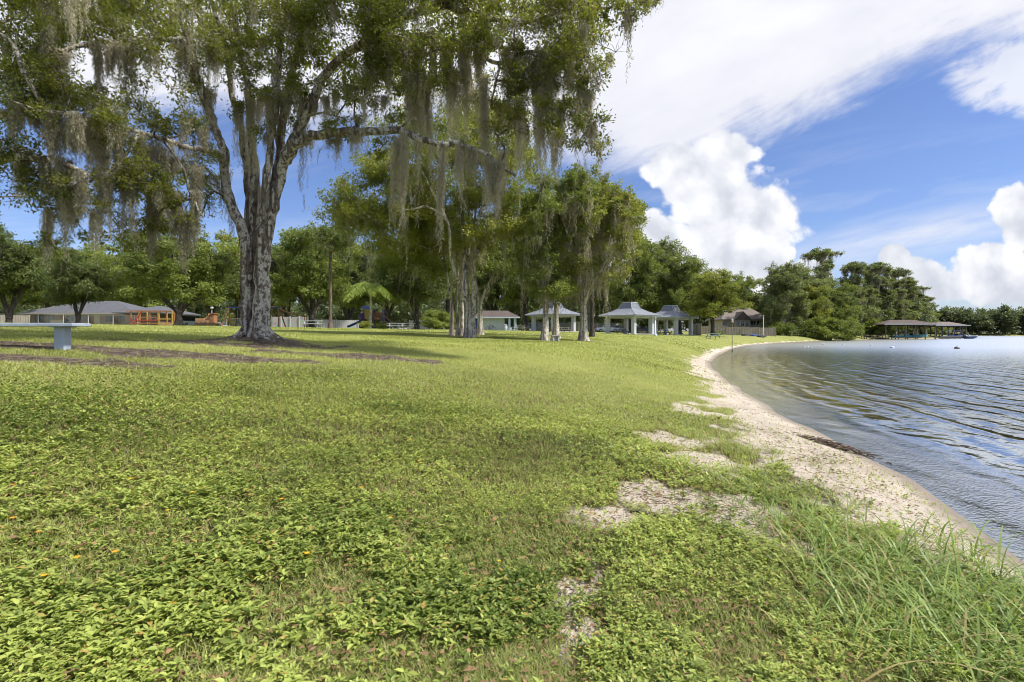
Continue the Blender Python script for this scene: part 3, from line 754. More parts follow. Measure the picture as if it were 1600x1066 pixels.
class Tree:
    """skeleton of given limbs; leaf clumps reach back to the nearest limb with curved boughs"""
    def __init__(s, seed): s.r = np.random.default_rng(seed); s.p = []; s.par = []; s.rad0 = []; s.w = []; s.chains = []; s.tips = []
    def limb(s, pts, r0, r1, k=4, jit=0.02, start=None):
        q = smooth_path(pts, k, jit, s.r); n = len(q); rr = r0 + (r1 - r0) * (np.linspace(0, 1, n) ** 0.8); ids = []
        for i in range(n):
            ids.append(len(s.p)); s.p.append(q[i]); s.par.append(ids[-2] if i else (-1 if start is None else start)); s.rad0.append(rr[i]); s.w.append(0)
        s.chains.append(ids); return ids
    def near(s, q, up=0.6, lo=0):
        A = np.array(s.p)[lo:]; d = A - q; dist = np.linalg.norm(d, axis=1) + up * np.maximum(0, d[:, 2] + 0.15 * np.hypot(d[:, 0], d[:, 1])) * 1.5
        dist = dist + 0.6 * np.maximum(0, s.minz - A[:, 2]) * 3
        return int(np.argmin(dist)) + lo
    def clumps(s, C, rt=0.02, minz=0.0, sag=0.12):
        s.minz = minz; C = np.asarray(C, float); A = np.array(s.p)
        order = np.argsort([np.min(np.linalg.norm(A - c, axis=1)) for c in C])
        for i in order:
            c = C[i]; k = s.near(c); a = np.array(s.p[k]); L = np.linalg.norm(c - a)
            if L < 0.05: continue
            n = max(2, int(L / (0.35 * s.seg))); u = np.linspace(0, 1, n + 1)[1:, None]
            pk = s.par[k]; t0 = norm(a - np.array(s.p[pk])) if pk >= 0 else np.array([0, 0, 1.])
            q = a + (c - a) * u + (t0 * L * 0.28 + np.array([0, 0, L * sag])) * (u * (1 - u) ** 1.5) * 2 + s.r.normal(0, 0.035 * L, (n, 3)) * np.sin(u * pi)
            ids = [k]; q[-1] = c
            for j in range(n):
                ids.append(len(s.p)); s.p.append(q[j]); s.par.append(ids[-2]); s.rad0.append(0); s.w.append(0)
            s.chains.append(ids); s.w[ids[-1]] = 1; s.tips.append(ids[-1])
    def radii(s, rt, ex=2.4, rmax=9):
        w = np.array(s.w, float)
        for i in range(len(w) - 1, -1, -1):
            if s.par[i] >= 0: w[s.par[i]] += w[i]
        s.rad = np.minimum(np.maximum(rt * np.maximum(w, .35) ** (1 / ex), np.array(s.rad0)), rmax)
        for i in range(len(w)):                                   # a bough is never thicker than what carries it
            if s.par[i] >= 0 and s.rad0[i] == 0: s.rad[i] = min(s.rad[i], s.rad[s.par[i]])
    def wood(s, sides=6, flare=None):
        out = []; P_ = np.array(s.p)
        for ids in s.chains:
            rad = s.rad[ids].copy()
            if s.rad0[ids[-1]] == 0: rad[0] = min(rad[0], rad[1] * 1.25); rad[-1] *= 0.4
            out.append((P_[ids], rad))
        return out

def twigs(T, c, R, n, L, r):
    ch = []
    for _ in range(n):
        d = norm(T.r.normal(0, 1, 3) + [0, 0, .25]); e = c + d * R * T.r.uniform(.5, 1.1); m = (c + e) / 2 + T.r.normal(0, .08 * R, 3)
        ch.append((np.array([c, m, e]), np.array([r, r * .7, r * .3])))
    return ch

def foliage(Lf, rng, C, R, n, L, W, tint, flat=0.7, six=False):
    """n leaves round each clump centre; clumps light and dark in their own colour"""
    N = len(C); n = np.broadcast_to(n, N).astype(int); idx = np.repeat(np.arange(N), n); m = len(idx)
    R = np.broadcast_to(R, N)[idx]; 
    # sub-clusters so the clump is ragged
    k = 7; sub = norm(rng.normal(0, 1, (N, k, 3))) * rng.uniform(.35, .95, (N, k, 1)); s_i = rng.integers(0, k, m)
    off = sub[idx, s_i] + rng.normal(0, .19, (m, 3)); off[:, 2] *= flat
    p = C[idx] + off * R[:, None]
    d = norm(norm(off) * .6 + rng.normal(0, .6, (m, 3)) + [0, 0, -.12]); nr = norm(rng.normal(0, .65, (m, 3)) + [0, 0, 1.])
    ti = tint + rng.normal(0, .13, N)[idx] + rng.normal(0, .11, m) + off[:, 2] * .05
    ti = np.clip(ti, 0, .9); ti = np.where(rng.random(m) < .035, rng.uniform(.93, 1, m), ti)
    (Lf.rhomb)(p, d, nr, rng.uniform(*L, m), rng.uniform(*W, m), ti)
    if six:
        sub[..., 2] *= flat; Ru = np.broadcast_to(six, N); return C[:, None] + sub * Ru[:, None, None]

def moss(Lf, rng, tops, lens, spread, nstr, fl, fw, tint=.5, step=None):
    """hanging curtains of fine curled fibres; tops (N,3)"""
    step = step or fl * 0.42
    N = len(tops); nstr = np.broadcast_to(nstr, N).astype(int); idx = np.repeat(np.arange(N), nstr); m = len(idx)
    spread = np.broadcast_to(spread, N)[idx]; nb = 5; bi = rng.integers(0, nb, m)
    ba = rng.uniform(0, 2 * pi, (N, nb)); br = rng.random((N, nb)) ** .6; bl = rng.uniform(.4, 1.0, (N, nb)); bl[:, 0] = 1.0; br[:, 0] *= .4
    bs = rng.normal(0, .16, (N, nb, 2))[idx, bi]                    # each bunch leans its own way
    a = rng.uniform(0, 2 * pi, m); rr = rng.random(m) ** .8; sx = np.cos(ba)[idx, bi] * br[idx, bi] + np.cos(a) * rr * .38; sy = np.sin(ba)[idx, bi] * br[idx, bi] + np.sin(a) * rr * .38
    o = np.stack([sx * spread, sy * spread, rng.uniform(-.05, .06, m)], 1)
    ln = np.broadcast_to(lens, N)[idx] * bl[idx, bi] * (1.05 - rr * .6) * rng.uniform(.4, 1.0, m)
    cnt = np.maximum(2, (ln / step)).astype(int); j = np.repeat(np.arange(m), cnt)
    kk = np.arange(len(j)) - np.repeat(np.cumsum(cnt) - cnt, cnt); u = kk / np.repeat(cnt, cnt)
    x0 = tops[idx][j] + o[j] * (1 - .35 * u * rng.uniform(.2, 1.4, m)[j])[:, None]; x0[:, :2] += bs[j] * (ln[j] * u * u * .28)[:, None]; ph = rng.uniform(0, 6.28, m)[j]; wl = rng.uniform(2, 5, m)[j]
    w = np.stack([np.sin(u * ln[j] * wl + ph), np.cos(u * ln[j] * wl * .8 + ph * 1.7), 0 * u], 1) * .024 * (1 + u[:, None] * 1.2) * (1 + fl * 4)
    p = x0 + w; p[:, 2] = x0[:, 2] - u * ln[j]
    q = len(p); d = rdir(q); d[:, 2] = d[:, 2] * .4 - 1.05
    ti = np.clip(tint + rng.normal(0, .14, N)[idx][j] + rng.normal(0, .14, q), 0, .88); ti = np.where(rng.random(q) < .06, .97, ti)
    Lf.rhomb(p, d, rdir(q), rng.uniform(.7, 1.4, q) * fl, rng.uniform(.6, 1.3, q) * fw, ti)

def flare_trunk(chain, h=0.5, amt=.6):
    pts, rad = chain; z = pts[:, 2] - pts[0, 2]; rad = rad * (1 + amt * np.exp(-(np.maximum(z, 0) / h) * 2.2)); return pts, rad

# ---- the near oak --------------------------------------------------------------------------------
def rect_clumps(T, lst):
    C = []; R = []; D = []
    for x0, y0, x1, y1, n, Y0, Y1, rc, dn in lst:
        for _ in range(n):
            C.append(P(T.r.uniform(x0, x1), T.r.uniform(y0, y1), T.r.uniform(Y0, Y1))); R.append(rc * T.r.uniform(.7, 1.25)); D.append(dn * T.r.uniform(.6, 1.3))
    return np.array(C), np.array(R), np.array(D)

HY = 13.5
hb = P(400, 532, HY); hb[2] = g1(hb[0], hb[1]) - 0.05
def build_hero():
    T = Tree(21); T.seg = 1.0; B = hb; L = lambda *a: [np.array(P(px, py, Y)) - B for px, py, Y in a]
    root = thing('live_oak', 'big near live oak, lichen-spotted trunk splitting into several stems, draped in moss', 'tree', tuple(B), group=None)
    z = lambda pts: pts
    # fluted trunk: five stems fused low down
    def stem(foot, mids, r0, r1, k=5): return T.limb([np.array(foot)] + mids, r0, r1, k, .018)
    s1 = stem((-.13, -.10, 0), L((386, 480, 13.45), (385, 420, 13.4), (382, 370, 13.35), (366, 330, 13.3), (352, 285, 13.2), (350, 236, 13.0), (336, 200, 12.9), (318, 150, 12.7), (302, 100, 12.5), (285, 30, 12.2), (270, -60, 12)), .18, .055)
    s2 = stem((.02, .10, 0), L((400, 480, 13.6), (399, 420, 13.6), (400, 360, 13.6), (402, 310, 13.6), (398, 260, 13.7), (392, 200, 13.8), (386, 130, 14), (372, 60, 14.2), (365, -40, 14.5)), .19, .06)
    s3 = stem((.17, -.08, 0), L((411, 480, 13.4), (412, 420, 13.4), (418, 360, 13.35), (432, 300, 13.3), (444, 250, 13.2), (462, 210, 13.1), (486, 165, 13.0), (505, 120, 12.8), (540, 85, 12.6), (585, 58, 12.4), (640, 22, 12.2), (690, 5, 12), (760, -25, 11.8)), .175, .07)
    s4 = stem((.05, -.20, 0), L((404, 480, 13.25), (406, 400, 13.25), (410, 340, 13.2), (416, 280, 13.1), (424, 220, 13.0), (432, 160, 12.9), (436, 90, 12.7), (446, 20, 12.4), (450, -60, 12.2)), .15, .05)
    s5 = stem((-.10, .14, 0), L((392, 470, 13.8), (392, 400, 13.8), (390, 340, 13.8), (386, 270, 14), (376, 200, 14.2), (362, 150, 14.4), (352, 80, 14.8), (330, 0, 15.2)), .16, .05)
    s6 = T.limb(L((428, 305, 13.3), (436, 250, 13.4), (441, 190, 13.5), (452, 130, 13.6), (470, 60, 13.8), (490, -30, 14)), .15, .06)
    # the long level limb to the right
    r1 = T.limb(L((446, 252, 13.2), (462, 226, 13.0), (482, 214, 12.9), (510, 209, 12.7), (545, 207, 12.5), (590, 206, 12.2), (628, 204, 12.0), (652, 216, 11.8), (682, 226, 11.7), (716, 224, 11.6), (745, 236, 11.5), (776, 252, 11.4), (805, 275, 11.3)), .150, .030)
    r2 = T.limb(L((560, 76, 12.5), (600, 62, 12.4), (640, 57, 12.3), (690, 61, 12.2), (736, 70, 12.1), (790, 74, 12.0), (840, 92, 11.9), (868, 130, 11.8)), .085, .025)
    r3 = T.limb(L((640, 24, 12.2), (700, 12, 12), (760, 28, 11.8), (820, 34, 11.6), (900, 10, 11.4), (950, 14, 11.3), (992, 4, 11.2)), .08, .02)
    r4 = T.limb(L((736, 70, 12.1), (780, 100, 12), (830, 80, 11.8), (880, 100, 11.6), (915, 140, 11.5), (925, 190, 11.4)), .05, .012)
    r5 = T.limb(L((880, 40, 11.5), (905, 52, 11.3), (930, 68, 11.2), (962, 82, 11.1)), .022, .006)
    # limbs to the left
    l1 = T.limb(L((350, 240, 13), (331, 236, 12.8), (290, 230, 12.4), (257, 219, 12), (216, 206, 11.6), (182, 196, 11.3), (150, 200, 11), (110, 215, 10.8)), .085, .025)
    l2 = T.limb(L((336, 203, 12.9), (305, 203, 12.7), (280, 211, 12.5), (258, 219, 12.3)), .045, .02)
    l3 = T.limb(L((310, 130, 12.6), (294, 70, 12.3), (268, 62, 12.1), (243, 61, 12), (203, 66, 11.6), (142, 66, 11.2), (100, 80, 10.9), (60, 70, 10.7)), .075, .025)
    l4 = T.limb(L((243, 61, 12), (244, 35, 12), (246, 10, 12), (250, -30, 12)), .045, .02)
    l5 = T.limb(L((257, 221, 12), (275, 245, 11.8), (290, 275, 11.7), (300, 310, 11.6), (318, 340, 11.6)), .04, .015)
    l6 = T.limb(L((366, 330, 13.3), (345, 300, 13.6), (338, 280, 14), (320, 262, 14.6), (290, 265, 15.2), (250, 290, 15.8)), .06, .02)
    l7 = T.limb(L((216, 206, 11.6), (200, 240, 11.3), (165, 270, 11), (130, 285, 10.8), (90, 300, 10.6)), .05, .02)
    T.seg = 1.0
    C, R, D = rect_clumps(T, [
        (430, -60, 600, 60, 42, 11.3, 14.6, .52, 1.5), (440, 40, 590, 150, 26, 11.6, 14.2, .46, 1.4), (330, -60, 440, 90, 32, 12.3, 15, .5, 1.1), (350, 60, 440, 170, 14, 12.5, 14.5, .42, .9),
        (590, -60, 760, 60, 42, 10.8, 13.6, .50, 1.2), (600, 50, 760, 120, 20, 11, 13.2, .42, 1.1), (760, -60, 920, 60, 40, 10.4, 12.8, .48, 1.2), (760, 50, 930, 130, 22, 10.6, 12.4, .42, 1.0),
        (920, -40, 1005, 28, 9, 10.8, 11.6, .34, .9), (990, -10, 1022, 12, 3, 11, 11.4, .22, .7), (860, 120, 938, 215, 13, 10.9, 11.8, .36, .9), (890, 200, 938, 235, 4, 11.1, 11.6, .28, .7),
        (800, 120, 870, 190, 5, 11, 12, .34, .7), (580, 105, 660, 200, 12, 11.6, 12.8, .36, .9), (660, 110, 800, 180, 9, 11.4, 12.6, .36, .7), (760, 190, 830, 240, 5, 11.2, 12, .34, .6),
        (500, 190, 560, 240, 4, 12, 12.8, .26, .5), (560, 225, 600, 250, 2, 12, 12.6, .20, .5),
        (180, -60, 330, 60, 34, 11.2, 14, .46, .9), (200, 60, 330, 150, 22, 11.2, 13.6, .40, .8), (60, -60, 200, 70, 28, 10, 12.6, .48, 1.3), (0, -40, 90, 60, 16, 9.6, 12, .46, 1.3),
        (100, 140, 200, 215, 16, 10.4, 12.4, .42, 1.4), (0, 70, 110, 150, 16, 9.6, 12.4, .42, 1.2), (200, 150, 320, 230, 10, 11.3, 13.4, .38, .8), (150, 230, 240, 300, 9, 10.8, 12.4, .36, .9),
        (60, 260, 150, 330, 9, 10.2, 11.6, .34, .9), (240, 250, 330, 350, 15, 11.4, 15, .42, 1.1), (160, 280, 260, 350, 9, 11, 13, .34, .9),
        (300, 190, 350, 260, 5, 12.6, 14, .34, .8), (60, 320, 150, 400, 8, 10.2, 11.6, .30, .7), (180, 330, 320, 400, 12, 11.2, 14, .34, .8), (360, 120, 470, 210, 9, 12.4, 14.2, .36, 1.0), (440, 100, 600, 190, 9, 11.8, 13.4, .36, 1.0)])
    # crown above and behind the frame, coarser
    hi = []
    for _ in range(75):
        a = T.r.uniform(0, 2 * pi); rr = T.r.uniform(.2, 1) ** .6; hi.append(np.array([-5.2 + cos(a) * rr * 8.5, 13.4 + sin(a) * rr * 5.5 - .5, 11.0 + (1 - rr) * 4.5 + T.r.uniform(-.6, .9)]))
    hi = np.array(hi); CC = np.vstack([C, hi]) - B
    T.clumps(CC, minz=3.2); T.radii(.010, 2.5)
    ch = T.wood()
    for i in range(5): ch[i] = flare_trunk(ch[i], .5, .35)
    r = T.r
    big = []; small = []
    for c in ch: (big if c[1][0] > .07 else small).append(c)
    V1, F1, S1 = tube_mesh(big, 14)
    # knobbly bark relief on the big wood
    nn = (fbm(V1[:, 0] * 3 + V1[:, 1] * 2, V1[:, 2] * 1.1, 2.0, 3) - .5) * .05; cx = V1 - np.array([0, 0, 0]); V1 = V1 + norm(np.stack([cx[:, 0], cx[:, 1], 0 * cx[:, 0]], 1)) * nn[:, None] * .8
    # buttress roots running out from the foot
    roots = []
    for a in np.linspace(0, 2 * pi, 9)[:-1]:
        a += r.normal(0, .25); L_ = r.uniform(.40, .75); pts = []
        for u in np.linspace(0, 1, 7):
            X = cos(a + u * .3) * (0.12 + u * L_); Yy = sin(a + u * .3) * (.12 + u * L_); zz = g1(B[0] + X, B[1] + Yy) - B[2]
            pts.append((X, Yy, zz + .34 * (1 - u) ** 3 - .03 * u))
        roots.append((np.array(pts), np.linspace(.15, .02, 7)))
    V2, F2, S2 = tube_mesh(roots, 9); V3, F3, S3 = tube_mesh(small, 5)
    cc = C - B; tw = []
    Lf = Leaves(); subs = foliage(Lf, r, cc, R * 1.08, (D * 290).astype(int), (.05, .10), (.024, .046), .46, six=True)
    for c, sb, R_ in zip(cc, subs, R):
        for e in sb: e = c + (e - c) * R_ * 1.08; tw.append((np.array([c, (c + e) / 2 + r.normal(0, .06 * R_, 3), e, e + (e - c) * .3 + r.normal(0, .05, 3)]), np.array([.010, .007, .004, .002])))
    for px, py in ((962, 82), (940, 75), (930, 68), (915, 110), (985, 20), (500, 235)): tw += twigs(T, P(px, py, 11.2) - B, .35, 7, 1, .006)
    V4, F4, S4 = tube_mesh(tw, 3); n12 = len(V1) + len(V2)
    V = np.vstack([V1, V2, V3, V4]); F = np.concatenate([F1, F2 + len(V1), F3 + n12, F4 + n12 + len(V3)]); S = np.concatenate([S1, S2, S3, S4])
    link('trunk', rawmesh('trunk', V, F, S, M['bark_hero'], smooth=True), root)
    foliage(Lf, r, hi - B, 1.05, 150, (.16, .26), (.09, .13), .45)
    link('crown', Lf.mesh('crown', M['leaf_hero']), root)
    # moss: named hanging clumps where the photo shows them, each its own part
    spec = [(628, 212, 385, 30, 12.0), (640, 140, 215, 20, 12.1), (646, 90, 240, 26, 12.2), (232, 228, 300, 26, 11.9), (262, 240, 300, 34, 11.8), (250, 230, 260, 26, 12), (140, 185, 285, 40, 11), (155, 205, 330, 30, 10.9), (120, 200, 260, 30, 10.8),
            (95, 245, 420, 18, 10.6), (850, 75, 250, 24, 11.7), (838, 90, 300, 16, 11.7), (862, 70, 200, 24, 11.6), (822, 88, 205, 16, 11.8), (876, 170, 262, 10, 11.5), (868, 210, 310, 8, 11.5), (925, 190, 246, 8, 11.4), (700, 64, 190, 26, 12.1), (718, 228, 330, 10, 11.6), (742, 232, 300, 14, 11.5),
            (765, 245, 300, 12, 11.4), (776, 254, 370, 26, 11.4), (690, 226, 400, 9, 11.7), (655, 60, 160, 22, 12.2), (676, 60, 250, 12, 12.2), (600, 150, 185, 10, 12), (505, 150, 200, 14, 12.8), (522, 140, 190, 12, 12.7), (545, 135, 175, 14, 12.6), (490, 160, 195, 10, 12.9), (482, 214, 240, 5, 12.9),
            (530, 208, 245, 9, 12.6), (560, 207, 240, 7, 12.4), (300, 300, 400, 22, 11.7), (170, 270, 370, 26, 11), (112, 290, 365, 18, 10.8), (275, 300, 410, 20, 11.7), (290, 330, 425, 22, 11.7), (255, 290, 380, 20, 12.5), (215, 210, 260, 20, 11.6), (320, 200, 250, 14, 12.8), (180, 66, 130, 26, 11.4), (205, 66, 150, 20, 11.6), (160, 70, 170, 26, 11.3),
            (90, 78, 150, 26, 10.8), (65, 75, 160, 24, 10.7), (335, 60, 160, 14, 12.6), (328, 140, 210, 16, 12.8), (420, 160, 230, 16, 12.9), (450, 140, 200, 16, 12.8), (470, 150, 210, 18, 13), (395, 150, 300, 18, 13.5), (372, 160, 260, 16, 13.4), (575, 80, 160, 22, 12.4), (590, 66, 140, 20, 12.3), (720, 70, 170, 22, 12), (750, 74, 190, 16, 12),
            (790, 76, 170, 16, 12), (805, 60, 190, 18, 11.9), (890, 100, 190, 12, 11.6), (905, 120, 210, 9, 11.5), (915, 140, 200, 8, 11.4), (880, 60, 150, 10, 11.4), (952, 84, 118, 6, 11.1), (610, 60, 150, 24, 12.3), (665, 120, 300, 16, 12), (708, 110, 260, 18, 12), (735, 100, 230, 20, 11.9), (755, 120, 330, 12, 11.7), (800, 100, 240, 14, 11.6), (815, 150, 330, 12, 11.5), (845, 140, 340, 10, 11.5), (858, 120, 280, 12, 11.5), (890, 60, 170, 14, 11.3), (900, 150, 280, 8, 11.3), (30, 230, 330, 20, 10.5), (185, 200, 320, 22, 11.2), (200, 250, 390, 18, 11.3), (238, 300, 420, 22, 11.8), (310, 260, 340, 14, 12.2), (150, 330, 410, 14, 10.9), (75, 330, 430, 14, 10.5)]
    for px, t, b, w, Y in spec:
        Lm = Leaves(); top = (P(px, t, Y) - B)[None]; ln = (b - t) / 800 * Y * 1.15; wd_ = w / 800 * Y * .62
        moss(Lm, r, top, ln, wd_, int(30 + w * 3.8), .075, .0115, r.uniform(.42, .82), step=.019)
        link('moss_clump', Lm.mesh('moss_clump', M['moss']), root)
    Lm = Leaves(); pts = np.array(T.p); cand = np.array([i for i in range(len(pts)) if (T.rad[i] < .12 and pts[i, 2] > 3.0 and pts[i, 2] + B[2] < 10.8)])
    pick = r.choice(cand, 430, replace=False); moss(Lm, r, pts[pick], r.gamma(2.2, .36, 430), r.uniform(.06, .2, 430), r.integers(14, 34, 430), .07, .0115, .5, step=.022)
    tag(link('moss_wisps', Lm.mesh('moss_wisps', M['moss']), root), kind='stuff')
build_hero()

# the pale moss tuft hanging closer than the rest belongs to a bough above the frame; and the oak off to the left
def build_left_oak():
    B = np.array([-16.5, 11.0, 0]); B[2] = g1(B[0], B[1]) - .05; T = Tree(5); T.seg = 1.2
    L = lambda *a: [np.array(P(px, py, Y)) - B for px, py, Y in a]
    root = thing('live_oak', 'oak beyond the left edge, only its level mossy limbs reaching into view', 'tree', tuple(B))
    T.limb([(0, 0, 0), (.05, .05, 1.5), (.1, 0, 3), (.2, .1, 5), (.1, .3, 7.5), (-.4, .2, 10)], .5, .15, 4)
    a = T.limb([np.array([.1, 0, 2.6])] + L((-180, 255, 10.9), (-80, 240, 10.7), (0, 246, 10.5), (45, 244, 10.4), (75, 250, 10.3), (101, 257, 10.2), (135, 275, 10.1)), .20, .04)
    b = T.limb([np.array([.15, 0, 4])] + L((-150, 190, 10.6), (-60, 178, 10.4), (0, 180, 10.2), (40, 176, 10.1), (82, 175, 10), (130, 182, 9.9)), .17, .04)
    c = T.limb([np.array([.2, .1, 5])] + [np.array([3, -3, 7.2]), np.array([6, -4, 8.2]), np.array([9.6, -5.2, 8.2]), np.array([11.6, -4.8, 7.4]) - 0], .16, .03)
    C, R, D = rect_clumps(T, [(-120, -40, 60, 100, 26, 9, 12, .5, 1.3), (-80, 100, 60, 170, 13, 9.2, 11, .42, 1.2), (-60, 190, 60, 240, 8, 9.6, 11, .32, .8), (20, 150, 130, 185, 7, 9.6, 10.6, .32, 1.), (-60, 255, 60, 330, 12, 9.8, 11, .36, .9),
                              (60, 250, 140, 330, 6, 9.8, 10.8, .34, .9)])
    hi = np.array([(-16.5 + cos(q) * rr * 7, 10.5 + sin(q) * rr * 5, 10.5 + (1 - rr) * 4) for q, rr in zip(T.r.uniform(0, 6.28, 45), T.r.uniform(.2, 1, 45))])
    T.clumps(np.vstack([C, hi]) - B, minz=2.5); T.radii(.014, 2.35); ch = T.wood(); ch[0] = flare_trunk(ch[0])
    for c_, R_ in zip(C - B, R): ch += twigs(T, c_, R_, 4, 1, .007)
    V, F, S = tube_mesh(ch, 8); link('trunk', rawmesh('trunk', V, F, S, M['bark_hero'], smooth=True), root)
    Lf = Leaves(); foliage(Lf, T.r, C - B, R * 1.1, (D * 270).astype(int), (.05, .085), (.022, .038), .36); foliage(Lf, T.r, hi - B, 1.2, 110, (.2, .3), (.1, .15), .4)
    link('crown', Lf.mesh('crown', M['leaf_hero']), root)
    for px, t, b, w, Y in ((22, 180, 250, 18, 10.1), (60, 176, 240, 26, 10.1), (90, 176, 290, 28, 10), (120, 180, 250, 30, 9.9), (70, 250, 330, 16, 10.3), (100, 257, 360, 22, 10.2), (125, 268, 350, 22, 10.1), (35, 150, 200, 20, 10), (20, 100, 165, 20, 10)):
        Lm = Leaves(); moss(Lm, T.r, (P(px, t, Y) - B)[None], (b - t) / 800 * Y * 1.15, w / 800 * Y * .55, int(30 + w * 3.6), .07, .0115, .45, step=.019); link('moss_clump', Lm.mesh('moss_clump', M['moss']), root)
    # the pale tuft near the viewer, from a bough just above the frame
    Y = 5.6; tp = P(119, -60, Y) - B; T2 = [(np.array([T.p[-1] * 0 + np.array([9.6, -5.2, 8.2]), (tp + np.array([9.6, -5.2, 8.2])) / 2 + [0, 0, .3], tp + [0, 0, .02]]), np.array([.05, .03, .02]))]
    V, F, S = tube_mesh(T2, 6); link('bough', rawmesh('bough', V, F, S, M['bark_hero'], smooth=True), root)
    Lm = Leaves(); moss(Lm, T.r, np.array([tp + [-.05, 0, 0], tp + [.04, .03, 0], tp + [-.02, 0, 0]]), np.array([1.38, 1.15, 1.45]), np.array([.14, .15, .08]), np.array([70, 60, 30]), .035, .0050, .66, step=.0100)
    link('moss_clump', Lm.mesh('moss_clump', M['moss']), root)
build_left_oak()

# ---- middle-distance and far trees -----------------------------------------------------------------
def crown_pts(r, n, c, rx, ry, rz, shell=.45, low=-.75):
    out = []
    while len(out) < n:
        d = norm(r.normal(0, 1, 3)); q = r.random() ** shell
        lump = .78 + .35 * vnoise(np.array([d[0] * 2.3 + c[0] * 3 + 9]), np.array([d[2] * 2.3 + d[1] * 1.7 + 5]))[0]
        if d[2] * q < low: continue
        out.append(np.array(c) + d * q * lump * np.array([rx, ry, rz]))
    return np.array(out)
def make_tree(name, label, cat, stems, crowns, seed, loc=(0, 0, 0), r0=.3, leaf='leaf_oak', bark='bark_dark', L=(.16, .28), W=(.08, .13), ncl=80, per=260, R=1.1, tint=.45,
              mossn=0, mossl=.8, mf=(.12, .02), rt=.03, minz=2.0, group=None, seg=1.4, sag=.12, sides=7, mtint=.45, flat=.7, mlow=None, extra=None):
    """stems: list of lists of local points; crowns: list of (centre, rx, ry, rz, share)"""
    root = thing(name, label, cat, loc, 0, group); T = Tree(seed); T.seg = seg; r = T.r
    for i, s in enumerate(stems):
        rr = r0 if not hasattr(r0, '__len__') else r0[i]; T.limb(s, rr, rr * .22, 4, rr * .08)
    C = np.vstack([crown_pts(r, max(3, int(ncl * w)), c, a, b, h) for c, a, b, h, w in crowns])
    T.clumps(C, minz=minz, sag=sag); T.radii(rt, 2.3); ch = T.wood()
    for i in range(len(stems)): ch[i] = flare_trunk(ch[i], .4 + r0 if not hasattr(r0, '__len__') else .8, .55)
    V, F, S = tube_mesh(ch, sides); link('trunk', rawmesh('trunk', V, F, S, M[bark], smooth=True), root)
    Lf = Leaves(); Rr = R * r.uniform(.7, 1.25, len(C)); foliage(Lf, r, C, Rr, (per * (Rr / R) ** 2).astype(int), L, W, tint, flat=flat); link('crown', Lf.mesh('crown', M[leaf]), root)
    if mossn:
        pts = np.array(T.p); lo = minz if mlow is None else mlow; cand = [i for i in range(len(pts)) if pts[i, 2] > lo and T.rad[i] < .3]; pick = r.choice(cand, mossn, replace=len(cand) < mossn)
        Lm = Leaves(); moss(Lm, r, pts[pick] + [0, 0, -.1], r.gamma(2.5, mossl / 2.5, mossn), r.uniform(.12, .4, mossn) * (1 + mf[0] * 3), r.integers(8, 18, mossn), mf[0], mf[1], mtint)
        if extra:
            for q, ln, sp, ns in extra: moss(Lm, r, np.array([q]), ln, sp, ns, mf[0], mf[1], mtint)
        link('hanging_moss', Lm.mesh('hanging_moss', M['moss']), root)
    return root

